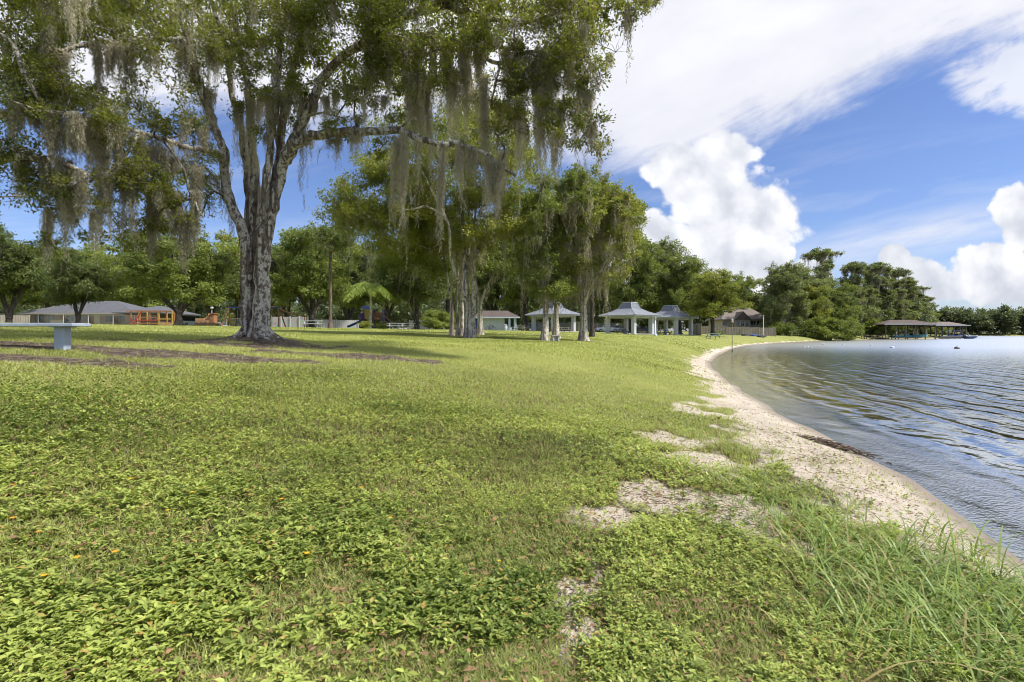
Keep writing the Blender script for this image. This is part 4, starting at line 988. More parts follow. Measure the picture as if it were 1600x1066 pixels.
def at(px, Y, py=None):
    X = (px - 800) / FPX * Y; return np.array([X, Y, g1(X, Y) - .04])
def build_grove():
    G = 'mossy trees of the grove in mid lawn'
    Y = 28.; B = at(733, Y); s = Y / 800; q = lambda px, py, dy=0: np.array(P(px, py, Y + dy)) - B
    make_tree('grove_oak', 'tallest grove tree, pale trunk dividing into several white-barked stems, front left of the grove', 'tree',
              [[(0, 0, 0), q(731, 480), q(728, 440), q(726, 400, .4), q(722, 350, .8), q(724, 290, 1), q(720, 230, 1)], [(.15, .1, 0), q(740, 470), q(741, 420, -.3), q(742, 380, -.6), q(752, 330, -1), (q(768, 280, -1.6)), q(776, 220, -2)],
               [q(727, 470), q(716, 440, -.5), q(704, 400, -1), q(700, 350, -1.4), q(676, 300, -1.8), q(650, 250, -2)], [q(742, 400, -.4), q(762, 360, .6), q(778, 330, 1.2), q(800, 290, 1.6)], [q(728, 430), q(735, 380, 1.2), q(745, 310, 2), q(735, 240, 2.5)]],
              [(q(600, 300, 0), 3.7, 3.2, 3.0, .34), (q(560, 340, 0), 1.6, 2, 1.6, .10), (q(700, 240, 0), 4.4, 4.4, 4.0, .34), (q(790, 250), 3.2, 3.6, 3.6, .22), (q(660, 360), 3.4, 3.2, 1.8, .12), (q(780, 350), 2.6, 3, 1.8, .10)], 31, tuple(B), r0=[.25, .17, .13, .10, .11], leaf='leaf_bright', bark='bark_grove', ncl=175, per=465,
              R=.95, L=(.10, .17), W=(.05, .085), mossn=230, mossl=1.5, mf=(.11, .026), rt=.0125, minz=3.5, group=G, tint=.42, mtint=.5)
    Y = 32.; B = at(713, Y); q = lambda px, py, dy=0: np.array(P(px, py, Y + dy)) - B
    make_tree('grove_oak', 'cluster of three thin leaning stems just left behind the tallest grove tree', 'tree',
              [[(-.3, 0, 0), q(706, 480), q(700, 440), q(690, 380), q(684, 320)], [(.1, .3, 0), q(713, 470), q(716, 430), q(712, 370), q(712, 300)], [(.4, 0, 0), q(722, 480), q(722, 430), q(728, 370), q(735, 320)]],
              [(q(690, 350), 3.4, 3.2, 3, .6), (q(640, 400), 2.6, 2.6, 1.3, .4)], 32, tuple(B), r0=[.15, .13, .14], leaf='leaf_oak', bark='bark_grove', ncl=78, per=403, R=1.0, L=(.12, .2), W=(.06, .1), mossn=120, mossl=1.2, mf=(.12, .028), rt=.0125, group=G, tint=.45, minz=3.2)
    Y = 40.; B = at(750, Y); q = lambda px, py, dy=0: np.array(P(px, py, Y + dy)) - B
    make_tree('grove_oak', 'smaller grove tree forking low in front of the blue-doored building', 'tree',
              [[(0, 0, 0), q(750, 490), q(748, 465), q(742, 440), q(735, 400)], [q(749, 480), q(758, 455), q(770, 430), q(782, 400)]],
              [(q(755, 390), 3.2, 3.2, 2.2, 1)], 33, tuple(B), r0=[.26, .14], leaf='leaf_oak', bark='bark_grove', ncl=67, per=403, R=1.05, L=(.14, .23), W=(.07, .11), mossn=110, mossl=1.1, mf=(.14, .035), rt=.0125, group=G, tint=.4, minz=3.0)
    Y = 27.; B = at(851, Y); q = lambda px, py, dy=0: np.array(P(px, py, Y + dy)) - B
    make_tree('grove_oak', 'slim pale trunk in front of the first pavilion, crown thick with moss', 'tree',
              [[(0, 0, 0), q(853, 490), q(855, 450), q(856, 410), q(850, 350, .4), q(860, 300, .6)], [q(856, 430), q(866, 400, .4), q(884, 350, .8), q(900, 300, 1)], [q(855, 440), q(840, 400), q(832, 350)]],
              [(q(850, 330), 2.7, 2.6, 1.9, .6), (q(890, 300), 1.7, 1.8, 1.5, .3), (q(838, 400), 1.3, 1.6, 1.0, .2), (q(905, 285), .8, .9, .7, .08), (q(840, 440), 1.2, 1.2, .9, .12), (q(872, 450), .9, 1, .8, .10), (q(835, 320), .8, 1, 1, .08)], 34, tuple(B), r0=[.20, .12, .1], leaf='leaf_oak', bark='bark_grove', ncl=112, per=230, R=.56, L=(.10, .17), W=(.05, .08), mossn=210, mossl=1.4, mf=(.10, .024), rt=.0125, group=G, minz=2.8, mtint=.5)
    Y = 33.; B = at(869, Y); q = lambda px, py, dy=0: np.array(P(px, py, Y + dy)) - B
    make_tree('grove_oak', 'darker ivy-clad trunk standing right behind the slim pale trunk', 'tree',
              [[(0, 0, 0), q(869, 490), q(866, 450), q(864, 400), q(870, 350), q(880, 300)], [q(866, 440), q(850, 400), q(842, 350)], [q(866, 450), q(880, 410), q(892, 380)]],
              [(q(868, 370), 2.4, 2.4, 2.8, 1)], 35, tuple(B), r0=[.23, .12, .1], leaf='leaf_dark', bark='bark_grove', ncl=83, per=434, R=.85, L=(.12, .2), W=(.06, .10), mossn=120, mossl=1.1, mf=(.12, .028), rt=.0125, group=G, tint=.5, minz=2.6)
    Y = 28.; B = at(912, Y); q = lambda px, py, dy=0: np.array(P(px, py, Y + dy)) - B
    make_tree('grove_oak', 'rightmost grove tree, stout trunk with long grey moss curtains in a feathery crown', 'tree',
              [[(0, 0, 0), q(912, 490), q(910, 450), q(905, 410), q(903, 360), q(912, 300)], [q(912, 480), q(922, 450, -.4), q(938, 425, -.8), q(952, 400, -1)], [q(911, 460), q(918, 420), q(930, 370), q(950, 320), q(965, 290)], [q(908, 440), q(898, 400), q(890, 360)]],
              [(q(925, 350), 2.7, 2.6, 2.0, .55), (q(955, 315), 1.3, 1.5, 1.0, .2), (q(900, 410), 1.6, 1.8, 1.3, .2), (q(965, 375), 1.2, 1.5, 1.3, .12), (q(978, 330), .6, .8, .9, .06), (q(940, 285), .5, .6, .8, .05), (q(905, 300), .8, .8, .9, .06), (q(895, 445), 1.0, 1.2, .8, .07), (q(945, 430), 1.1, 1.2, 1.2, .12)], 36, tuple(B), r0=[.24, .09, .13, .1], leaf='leaf_bright', bark='bark_grove', ncl=120, per=200, R=.50, L=(.10, .17), W=(.05, .08), mossn=290, mossl=1.5, mf=(.10, .024), rt=.0125, group=G, tint=.38, minz=2.8, mtint=.55)
    Y = 42.; B = at(925, Y); q = lambda px, py, dy=0: np.array(P(px, py, Y + dy)) - B
    make_tree('grove_oak', 'leafy tree whose open feathery top rises behind the rightmost grove trunk', 'tree',
              [[(0, 0, 0), (0, 0, 3), (-.2, 0, 6), (.1, 0, 9)]], [(q(880, 340), 3.6, 3.4, 3.6, .5), (q(950, 340), 2.8, 2.8, 3.2, .4), (q(985, 330), 1.2, 1.6, 1.8, .1)], 37, tuple(B), r0=.2, leaf='leaf_bright', bark='bark_dark', ncl=117, per=372, R=.95, L=(.14, .24), W=(.07, .12), mossn=60, mossl=1.3, mf=(.14, .035), rt=.0125, group=G, tint=.3, minz=4)
build_grove()

# prototypes, in metres; every other tree is a copy of one of them with its own size and turn
PX, PY = 0, 0
def proto_oaks():
    d = {}
    d['a'] = make_tree('oak_tree', '', 'tree', [[(0, 0, 0), (.05, 0, 1.6), (.2, .1, 3.2), (.3, .1, 6), (.5, 0, 9)], [(.1, 0, 2), (1.6, .5, 4.2), (3.4, .8, 6)], [(.1, 0, 1.8), (-1.6, -.4, 4), (-3.4, -.2, 6.2)]],
                       [((0, 0, 8.4), 6.4, 6, 5.4, .75), ((0, 0, 5.2), 6.0, 5.6, 2.0, .25)], 41, r0=[.46, .25, .25], leaf='leaf_oak', ncl=120, per=300, R=1.45, L=(.24, .40), W=(.12, .2), mossn=50, mossl=1.0, mf=(.2, .035), rt=.05, minz=2.4, flat=.62)
    d['b'] = make_tree('oak_tree', '', 'tree', [[(0, 0, 0), (-.1, 0, 1.0), (-.5, .1, 2.4), (-1.1, .2, 4.6), (-1.6, 0, 8)], [(0, 0, .8), (.5, 0, 2.2), (1.3, .3, 4.2), (2.2, 0, 7.4)], [(.2, 0, 1.6), (.3, .8, 4.0), (0, 1.4, 7)]],
                       [((-1, 0, 8), 5.4, 5.4, 4.6, .5), ((2, 0, 7), 5, 5, 3.8, .35), ((0, 0, 4.6), 5.6, 5, 1.6, .15)], 42, r0=[.40, .32, .2], leaf='leaf_dark', ncl=120, per=300, R=1.4, L=(.24, .40), W=(.12, .2), mossn=120, mossl=1.4, mf=(.2, .035), rt=.05, minz=2.6, mtint=.3, flat=.62)
    d['c'] = make_tree('oak_tree', '', 'tree', [[(0, 0, 0), (.1, 0, 2), (.0, .1, 5), (.3, .1, 9), (.3, 0, 12.5)]],
                       [((0, 0, 10.6), 4.2, 4.2, 3.8, .5), ((1.2, 0, 7), 5.0, 5, 3.2, .35), ((-1.6, 0, 5.2), 4, 4, 2.2, .15)], 43, r0=.34, leaf='leaf_bright', ncl=110, per=280, R=1.25, L=(.22, .36), W=(.11, .18), mossn=0, rt=.045, minz=2.6, tint=.32, flat=.62)
    d['m'] = make_tree('oak_tree', '', 'tree', [[(0, 0, 0), (.5, 0, 2), (1.2, .1, 4), (1.5, .1, 8), (1.3, 0, 13)], [(1, 0, 3.5), (2.6, 0, 7), (3.4, 0, 12)], [(.8, 0, 3), (-.9, 0, 6.5), (-1.8, 0, 12)]],
                       [((0, 0, 13), 5, 5, 5, .5), ((1.5, 0, 8), 6.2, 6, 4, .35), ((0, 0, 4.5), 5.4, 5, 2.2, .15)], 44, r0=[.55, .25, .25], leaf='leaf_cyp', bark='bark_grove', ncl=130, per=260, R=1.4, L=(.28, .46), W=(.14, .22), mossn=240, mossl=1.8, mf=(.26, .05), rt=.05, minz=2.2, tint=.5, mtint=.3, flat=.65)
    d['y'] = make_tree('cypress_tree', '', 'tree', [[(0, 0, 0), (0, 0, 5), (.2, 0, 11), (.1, 0, 17), (.2, 0, 21)]],
                       [((0, 0, 20.5), 3.4, 3.2, 2.2, .22), ((0, 0, 16.5), 3.0, 3, 2.4, .28), ((0, 0, 11.5), 3.4, 3.4, 3.4, .3), ((0, 0, 6.5), 3.4, 3.2, 3.0, .2)], 45, r0=.5, leaf='leaf_cyp', bark='bark_grove', ncl=120, per=190, R=1.0, L=(.3, .5), W=(.13, .2), mossn=380, mossl=1.9, mf=(.28, .055), rt=.05, minz=4, tint=.45, mtint=.4, flat=.7)
    d['z'] = make_tree('cypress_tree', '', 'tree', [[(0, 0, 0), (.1, 0, 6), (-.3, 0, 12), (-.2, 0, 18), (.3, 0, 23)]],
                       [((.4, 0, 22.4), 3.8, 3.4, 1.9, .24), ((-1.4, 0, 18.5), 2.8, 2.6, 2.4, .16), ((1.2, 0, 15), 3.0, 3, 2.2, .24), ((-.4, 0, 10.5), 3.4, 3.2, 2.8, .22), ((0, 0, 6), 3.2, 3.2, 2.4, .14)], 46, r0=.5, leaf='leaf_cyp', bark='bark_grove', ncl=110, per=180, R=.95, L=(.3, .5), W=(.13, .2), mossn=380, mossl=2.2, mf=(.28, .055), rt=.05, minz=4, tint=.42, mtint=.4, flat=.7)
    d['s'] = make_tree('willow_shrub', '', 'shrub', [[(0, 0, 0), (.3, 0, 1.2), (.8, 0, 2.8)], [(0, 0, 0), (-.5, 0, 1.5), (-1.4, 0, 2.8)], [(0, .1, 0), (.1, .4, 1.5), (0, .6, 3.2)]],
                       [((0, 0, 2.0), 3.6, 3, 1.9, .7), ((0, 0, .8), 3.8, 3, 1.0, .3)], 47, r0=[.12, .1, .1], leaf='leaf_oak', ncl=60, per=260, R=.8, L=(.2, .34), W=(.08, .13), rt=.02, minz=.2, tint=.55)
    return d
PR = proto_oaks(); PH = {'a': 14.3, 'b': 13.0, 'c': 14.8, 'm': 18.6, 'y': 22.6, 'z': 24, 's': 4.2}; PWD = {'a': 14, 'b': 14, 'c': 11, 'm': 13, 'y': 8, 'z': 8.4, 's': 8.6}
first = set()
def plant(k, px, Y, top, width, label, group=None, rot=None, cat=None):
    """copy prototype k: trunk at column px, Y metres out, top of crown at photo row top, crown width in photo pixels"""
    p = at(px, Y); ztop = CAMZ - (top - HOR) / FPX * Y; sz = (ztop - p[2]) / PH[k]; sx = width / FPX * Y / PWD[k]
    rot = RNG.uniform(0, 6.28) if rot is None else rot
    if k not in first:
        first.add(k); o = PR[k]; o.location = tuple(p); o.rotation_euler = (0, 0, rot); o.scale = (sx, sx, sz); o['label'] = label
        if group: o['group'] = group
        if cat: o['category'] = cat
        return o
    return dup(PR[k], tuple(p), rot, (sx, sx, sz), label, group, cat)
GL, GR, GC = 'trees behind the playground and houses', 'trees behind the pavilions', 'cypresses and oaks along the lake shore'
for a in (
    # k, px, Y, top, width, label, group, rot
    ('b', 14, 66, 345, 150, 'dark dense oak at the far left edge beside the long brick house', GL, .4),
    ('b', 122, 52, 385, 110, 'dark tree with forked trunk directly in front of the long brick house', GL, 0.0),
    ('c', -40, 84, 372, 150, 'light green tree at the left edge behind the dark dense oak', GL, 1.),
    ('a', 75, 125, 372, 150, 'tree rising over the left end of the brick house roof', GL, 2.),
    ('a', 165, 130, 368, 150, 'broad green tree rising over the middle of the brick house roof', GL, 3.),
    ('a', 222, 118, 375, 130, 'green tree rising over the right end of the brick house roof', GL, 3.6),
    ('a', 279, 55, 350, 190, 'wide green oak with dark trunk between the orange play frame and the white parked van', GL, .2),
    ('b', 330, 82, 370, 130, 'dark tree behind the small wooden play train', GL, 1.2),
    ('c', 372, 88, 352, 110, 'leafy tree standing behind the orange-legged swing set', GL, 2.2),
    ('a', 486, 62, 345, 175, 'spreading oak with low dark limbs in front of the painted fence', GL, .8),
    ('b', 448, 92, 358, 120, 'dark tree behind the painted fence', GL, 2.8),
    ('b', 545, 84, 372, 150, 'dark tree behind the palm on its left side', GL, .9),
    ('a', 606, 92, 360, 150, 'dark-shaded oak directly behind the palm and the play tower', GL, 4.),
    ('b', 651, 64, 350, 165, 'stout low-forked dark oak right of the palm', GL, 2.1),
    ('s', 690, 78, 482, 90, 'low green bush right of the stout low-forked oak', GL, 1),
    ('c', 700, 96, 340, 120, 'leafy tree behind the left end of the blue-doored building', GL, 5),
    ('b', 768, 106, 350, 140, 'dark tree rising behind the roof of the blue-doored building', GR, .5),
    ('a', 820, 104, 335, 130, 'tree behind the gap between the blue-doored building and the first pavilion', GR, 1.5),
    ('b', 870, 112, 345, 130, 'dark tree behind the first pavilion', GR, 3),
    ('m', 925, 106, 325, 125, 'mossy tree behind the white parked car', GR, 4),
    ('a', 985, 98, 352, 125, 'tall rounded oak directly behind the second pavilion', GR, 5),
    ('m', 1022, 104, 364, 110, 'mossy tree behind the gap between second and third pavilion', GR, .3),
    ('a', 1062, 98, 388, 110, 'dark green oak rising behind the third pavilion', GR, 1.1),
    ('b', 1090, 118, 408, 90, 'dark tree just right of the third pavilion, behind the fence', GR, 5.),
    ('c', 1113, 84, 416, 98, 'yellow-green thin-trunked tree in front of the tan fence', GR, .4),
    ('a', 1152, 140, 420, 80, 'tree behind the left side of the tan-roofed house', GR, 2.4),
    ('m', 1192, 138, 452, 60, 'grey-green tree at the right end of the tan-roofed house', GC, 3.),
    ('m', 1219, 122, 402, 88, 'big mossy oak with a leaning pale trunk at the right end of the tan fence', GC, .1),
    ('m', 1256, 132, 408, 86, 'mossy oak second right of the tan fence end', GC, 2.),
    ('z', 1286, 150, 388, 62, 'tallest cypress with a flat spreading top above the shore oaks', GC, 1.),
    ('a', 1296, 140, 432, 90, 'round green oak below the tallest cypress', GC, 1.9),
    ('s', 1298, 124, 491, 96, 'rounded willow shrub at the water edge under the shore oaks', GC, .4, 'shrub'),
    ('s', 1322, 140, 488, 56, 'smaller willow shrub at the water edge left of the boathouse pier', GC, 2.4, 'shrub'),
    ('y', 1330, 158, 410, 46, 'leftmost cypress of the row behind the boathouse', GC, 0),
    ('m', 1344, 165, 440, 62, 'mossy oak low between the two leftmost boathouse cypresses', GC, 4.4),
    ('z', 1352, 168, 411, 50, 'second cypress of the row behind the boathouse', GC, 2),
    ('y', 1375, 172, 411, 52, 'third cypress of the row, directly above the boathouse roof left corner', GC, 3),
    ('z', 1396, 178, 420, 48, 'fourth cypress of the row, above the middle of the boathouse roof', GC, 4),
    ('m', 1388, 182, 450, 66, 'mossy oak low behind the middle of the boathouse', GC, 5.2),
    ('y', 1415, 186, 434, 46, 'fifth cypress of the row, above the right half of the boathouse roof', GC, 5),
    ('z', 1432, 196, 446, 40, 'sixth cypress of the row behind the boathouse', GC, .6),
    ('m', 1425, 196, 468, 60, 'mossy oak low behind the right end of the boathouse', GC, .2),
    ('m', 1318, 150, 446, 66, 'grey-green mossy oak behind the smaller willow shrub', GC, 3.3),
    ('c', 1268, 128, 440, 70, 'light green tree low among the shore oaks above the rounded willow shrub', GC, 3.3),
    ('m', 1366, 174, 446, 60, 'mossy oak behind the left corner of the brown-roofed boathouse', GC, 1.3),
    ('m', 1408, 186, 458, 60, 'mossy oak under the fourth and fifth cypresses', GC, 2.3),
    ('s', 1362, 160, 496, 70, 'reedy shrub at the root of the wooden pier', GC, 1.4, 'shrub'),
    ('s', 1455, 222, 504, 60, 'shrub on the headland tip right behind the second boathouse', GC, 2.2, 'shrub'),
    ('a', 1440, 205, 478, 52, 'low round oak behind the second boathouse roof', GC, 2.9),
    ('m', 1230, 126, 440, 60, 'grey mossy tree low between the two big shore oaks', GC, 5.),
    ('y', 1446, 214, 462, 34, 'rightmost and lowest cypress, where the headland ends above the second boathouse', GC, 1.6)):
    plant(*a)

# ---- palm
def build_palm():
    B = at(578, 62); root = thing('queen_palm', 'bright green palm with arching fronds beside the play tower', 'palm tree', tuple(B)); r = np.random.default_rng(8)
    ch = [(smooth_path([(0, 0, 0), (.05, 0, 1.5), (.12, 0, 3.2), (.05, 0, 4.9)], 4), np.linspace(.23, .15, 13))]
    V, F, S = tube_mesh(ch, 9); link('trunk', rawmesh('trunk', V, F, S, M['bark_grove'], smooth=True), root)
    top = np.array([.05, 0, 4.9])
    for i in range(24):
        a = i * 2.4 + r.normal(0, .15); el = r.uniform(.25, 1.5); L = r.uniform(3.1, 3.9); h = np.array([cos(a), sin(a), 0.]); Lf = Leaves()
        u = np.linspace(0, 1, 44); sp = top + h * (L * u * cos(el) * .95 + L * .25 * u ** 2)[:, None] + np.array([0, 0, 1.]) * (L * sin(el) * (u - .55 * u * u) - L * .62 * u ** 2.6)[:, None]
        side = np.cross(h, [0, 0, 1.]); p = np.repeat(sp, 2, 0); sg = np.tile([1, -1], 44)[:, None]; n = len(p)
        d = side * sg * .8 + h * .35 + np.array([0, 0, -.75]) + r.normal(0, .12, (n, 3)); uu = np.repeat(u, 2)
        Lf.rhomb(p, d, np.tile([0, 0, 1.], (n, 1)) + r.normal(0, .2, (n, 3)), .25 + .95 * np.sin(np.clip(uu, .06, .97) * pi) ** .7, np.full(n, .13), np.clip(.55 + r.normal(0, .12) + .25 * uu + r.normal(0, .08, n), 0, .9))
        Lf.rhomb(sp[:-1], sp[1:] - sp[:-1], np.tile([0, 0, 1.], (43, 1)), np.linalg.norm(sp[1:] - sp[:-1], axis=1) * 1.1, np.full(43, .06), np.full(43, .7))
        link('frond', Lf.mesh('frond', M['palm']), root)
build_palm()

# ---- far shore wood and the wood behind the park
def build_woods(name, label, spots, L, per, seed):
    r = np.random.default_rng(seed); Lf = Leaves(); C = []; R = []
    for x, y, h, w in spots:
        z = g1(x, y); n = 26
        c = crown_pts(r, n, (x, y, z + h * .5), w * .5, w * .5, h * .5, .6, -1.1); C.append(c); R += list(r.uniform(.20, .34, n) * w * .8)
    C = np.vstack(C); R = np.array(R); foliage(Lf, r, C, R, per, (L * .7, L * 1.3), (L * .4, L * .7), .42, flat=.7)
    o = link(name, Lf.mesh(name, M['leaf_far'])); tag(o, label, 'wood', kind='stuff')
rw = np.random.default_rng(77); far = []
for i in range(150):
    px = rw.uniform(1420, 1900); X = (px - 800) / 800 * 440
    Ys = np.arange(300, 520, 2.0); dd = shore_d((px - 800) / 800 * Ys, Ys); k = np.where(dd > 3)[0]
    k = [q for q in k if q > 0 and dd[q - 1] <= 3] or [60]; Y = Ys[k[-1]] + rw.uniform(0, 26); X = (px - 800) / 800 * Y
    far.append((X, Y, (rw.uniform(19, 26) + 1.5 * sin(px * .02)) * (1.0), rw.uniform(11, 17)))
build_woods('far_woods', 'dark wooded shore across the lake under the heaped clouds', far, 1.7, 46, 5)
back = []
for i in range(190):
    px = rw.uniform(-140, 1440); Y = rw.uniform(165, 240); X = (px - 800) / 800 * Y
    if shore_d(X, Y)[0] < 8: continue
    back.append((X, Y, rw.uniform(12, 20), rw.uniform(9, 15)))
build_woods('background_woods', 'dim woodland closing the view behind the houses and park trees', back, 1.1, 70, 6)
# ------------------------------------------------------------------ built things
def concrete_bench():
    B = at(98, 8.8); B[2] += .03; root = thing('park_bench', 'grey-blue backless bench slab on square posts at the left edge of the lawn', 'bench', tuple(B), radians(4))
    zt = CAMZ - (505 - HOR) / 800 * 8.8 - B[2]
    MB().box((-.86, 0, zt - .03), (2.35, .42, .055), bev=.008).build('seat', M['benchgrey'], root)
    for x in (0, -1.5):
        MB().box((x, 0, (zt - .06) / 2 - .03), (.165, .165, zt), bev=.008).build('leg', M['benchgrey'], root)
        MB().box((x, 0, zt - .066), (.20, .34, .018)).build('bracket', M['benchgrey'], root)
concrete_bench()

def hip(mb, cx, cy, hx, hy, z0, z1, ridge, over=0.0, th=.16):
    """hip roof: eaves at z0, ridge of half-length `ridge` along x at z1"""
    hx += over; hy += over
    v = [(cx - hx, cy - hy, z0), (cx + hx, cy - hy, z0), (cx + hx, cy + hy, z0), (cx - hx, cy + hy, z0),
         (cx - ridge, cy, z1), (cx + ridge, cy, z1), (cx - hx, cy - hy, z0 - th), (cx + hx, cy - hy, z0 - th), (cx + hx, cy + hy, z0 - th), (cx - hx, cy + hy, z0 - th)]
    mb.add(v, [(0, 1, 5, 4), (1, 2, 5), (2, 3, 4, 5), (3, 0, 4), (6, 7, 1, 0), (7, 8, 2, 1), (8, 9, 3, 2), (9, 6, 0, 3), (9, 8, 7, 6)]); return mb
def window(root, x, y, z, w, h, frame='white', rot=0):
    f = MB(); t = .07
    f.box((x, y - .03, z + h / 2), (w + t, .08, t)).box((x, y - .03, z - h / 2), (w + t, .08, t)).box((x - w / 2, y - .03, z), (t, .08, h - t)).box((x + w / 2, y - .03, z), (t, .08, h - t)).box((x, y - .03, z), (t * .7, .06, h - t))
    o = f.build('window', M[frame], root); MB().box((x, y - .012, z), (w - t, .02, h - t)).build('pane', M['glass'], o)

def pavilion(px, Y, hw, eavepy, rot, label):
    B = at(px, Y); B[2] += .04; root = thing('picnic_pavilion', label, 'pavilion', tuple(B), rot, 'open-sided picnic pavilions on the lawn')
    ze = CAMZ - (eavepy - HOR) / 800 * Y - B[2]; h = hw
    MB().box((0, 0, .02), (2 * h - .6, 2 * h - .6, .12), bev=.02).build('floor_slab', M['concrete'], root)
    for sx in (-1, 1):
        for sy in (-1, 1): MB().box((sx * (h - .95), sy * (h - .95), ze / 2 + .04), (.56, .56, ze - .02), bev=.02).build('column', M['white'], root)
    MB().box((0, -(h - .95), ze - .12), (2 * h - 2.5, .22, .26)).box((0, (h - .95), ze - .12), (2 * h - 2.5, .22, .26)).box((-(h - .95), 0, ze - .12), (.22, 2 * h - 2.5, .26)).box(((h - .95), 0, ze - .12), (.22, 2 * h - 2.5, .26)).build('beam', M['white'], root)
    MB().frus(ze - .02, h, h, ze + .16, h + .05, h + .05).build('fascia', M['trim'], root)
    r = MB(); r.frus(ze + .164, h + .10, h + .10, ze + .72, h * .62, h * .62); r.frus(ze + .722, h * .617, h * .617, ze + 1.22, h * .37, h * .37)
    rf = r.build('roof', M['roofgrey'], root)
    c = MB(); c.frus(ze + 1.222, h * .36, h * .36, ze + 2.12, h * .245, h * .245); cu = c.build('cupola', M['roofgrey'], rf)
    MB().frus(ze + 2.123, h * .265, h * .265, ze + 2.24, h * .25, h * .25).build('cap', M['trim'], rf)
    hips = MB()
    for sx in (-1, 1):
        for sy in (-1, 1): hips.path([(sx * (h + .1), sy * (h + .1), ze + .17), (sx * h * .62, sy * h * .62, ze + .73), (sx * h * .365, sy * h * .365, ze + 1.24), (sx * h * .25, sy * h * .25, ze + 2.13)], .05, 5)
    hips.build('ridge_cap', M['trim'], rf)
pavilion(865, 84, 3.25, 493.5, radians(40), 'leftmost pavilion, partly hidden by the two grove trunks')
pavilion(984, 80, 3.35, 495, radians(42), 'middle grey-roofed pavilion with white columns, its stepped roof fully in view')
pavilion(1048, 88, 3.35, 498, radians(42), 'rightmost pavilion, overlapped on the left by the middle roof')

def picnic_table(px, Y, label, mat='greywood', L=1.9, rot=0.0, group='picnic tables in the park'):
    B = at(px, Y); B[2] += .05; root = thing('picnic_table', label, 'table', tuple(B), rot, group)
    MB().box((0, 0, .74), (L, .76, .05), bev=.01).build('tabletop', M[mat], root)
    for s in (-1, 1):
        MB().box((0, s * .68, .44), (L, .27, .045), bev=.01).build('seat', M[mat], root)
        m = MB(); x = s * L * .34
        m.prism([(-.80, 0), (-.70, 0), (-.22, .71), (-.34, .71)], x - .03, x + .03, 'x').prism([(.70, 0), (.80, 0), (.34, .71), (.22, .71)], x + .031, x + .09, 'x').box((x - .062, 0, .38), (.05, 1.5, .09)); m.build('leg', M[mat], root)
for a in ((868, 71, 'picnic table inside the leftmost pavilion', 'greywood', 1.9, .5), (880, 74, 'second table in the leftmost pavilion, nearer its right column', 'greywood', 1.9, .5),
          (999, 79, 'picnic table between the front columns of the middle pavilion', 'greywood', 1.9, .7), (973, 83, 'picnic table at the back of the middle pavilion', 'greywood', 1.9, .7),
          (1038, 87, 'picnic table at the left side of the rightmost pavilion', 'greywood', 1.9, .7), (1055, 87, 'picnic table at the right side of the rightmost pavilion', 'greywood', 1.9, .7),
          (488, 54, 'white picnic table near the painted fence, left of the slender bare-trunked tree', 'white', 2.0, .1), (619, 60, 'pale picnic table just right of the play tower', 'white', 2.2, .2), (634, 62, 'pale picnic table in the shade of the stout low-forked oak', 'white', 2.2, -.1),
          (812, 76, 'grey picnic table beside the right end of the blue-doored building', 'concrete', 1.6, .3), (1114, 70, 'small green-grey table on the lawn near the thin yellow-green tree', 'teal2', 1.9, .1)):
    if a[3] == 'teal2' and 'teal2' not in M: M['teal2'] = plain('faded_green_paint', (0.28, 0.36, 0.33), 0.6, .1)
    picnic_table(a[0], a[1], a[2], a[3], a[4], a[5])

def fountain():
    B = at(868, 25.5); root = thing('low_stool', 'small pale slab-topped stool on the grass in front of the slim grove trunk', 'stool', tuple(B), .2)
    for x in (-.13, .13): MB().box((x, 0, .15), (.075, .22, .36), bev=.008).build('leg', M['white'], root)
    MB().box((0, .02, .16), (.16, .05, .30)).build('brace', M['concrete'], root)
    MB().box((0, 0, .355), (.44, .30, .055), bev=.01).build('slab', M['concrete'], root)
fountain()

def lamp_post(px, Y, top, label, name='lamp_post', r=.06, globe=True, mat='metal'):
    B = at(px, Y); h = CAMZ - (top - HOR) / 800 * Y - B[2]; root = thing(name, label, 'post', tuple(B))
    MB().lathe([(r * 1.5, 0), (r * 1.5, .25), (r, .3), (r * .7, h - .3)], n=10).build('pole', M[mat], root, True)
    if globe:
        MB().lathe([(.08, h - .3), (.2, h - .22), (.22, h - .02), (.10, h + .06), (.03, h + .14)], n=12).build('lantern', M['white'], root, True)
    else: MB().box((0, -.05, h - .2), (.16, .12, .28), bev=.01).build('junction_box', M['metal'], root)
lamp_post(1024, 58, 495, 'short pale post standing between the middle and rightmost pavilions', 'service_post', .11, False, 'lightblue')
lamp_post(331, 76, 480, 'lamp post with pale lantern above the wooden play train')
lamp_post(1144, 46, 498, 'thin dark pole standing in the shallows at the start of the beach', 'channel_marker', .03, False, 'dark')
lamp_post(1193, 98, 492, 'slim white post by the right end of the tan fence', 'service_post', .07, False, 'white')
M['bark_pole'] = barkmat('pole_wood', (0.07, 0.05, 0.04), (0.19, 0.14, 0.11), (0.2, 0.17, 0.14), 0.1)
def tall_tree():
    B = at(516, 50)
    make_tree('slender_tree', 'tall slender tree with a long bare brown trunk left of the palm', 'tree', [[(0, 0, 0), (.03, 0, 3), (-.02, 0, 6), (.1, 0, 8.5), (.2, 0, 10)]], [((.1, 0, 8.9), 2.6, 2.4, 1.6, 1)], 71, tuple(B), r0=.19, leaf='leaf_dark', bark='bark_pole', ncl=40, per=240, R=.8, L=(.16, .26), W=(.08, .12), mossn=20, mf=(.14, .03), rt=.03, minz=7, tint=.6)
tall_tree()

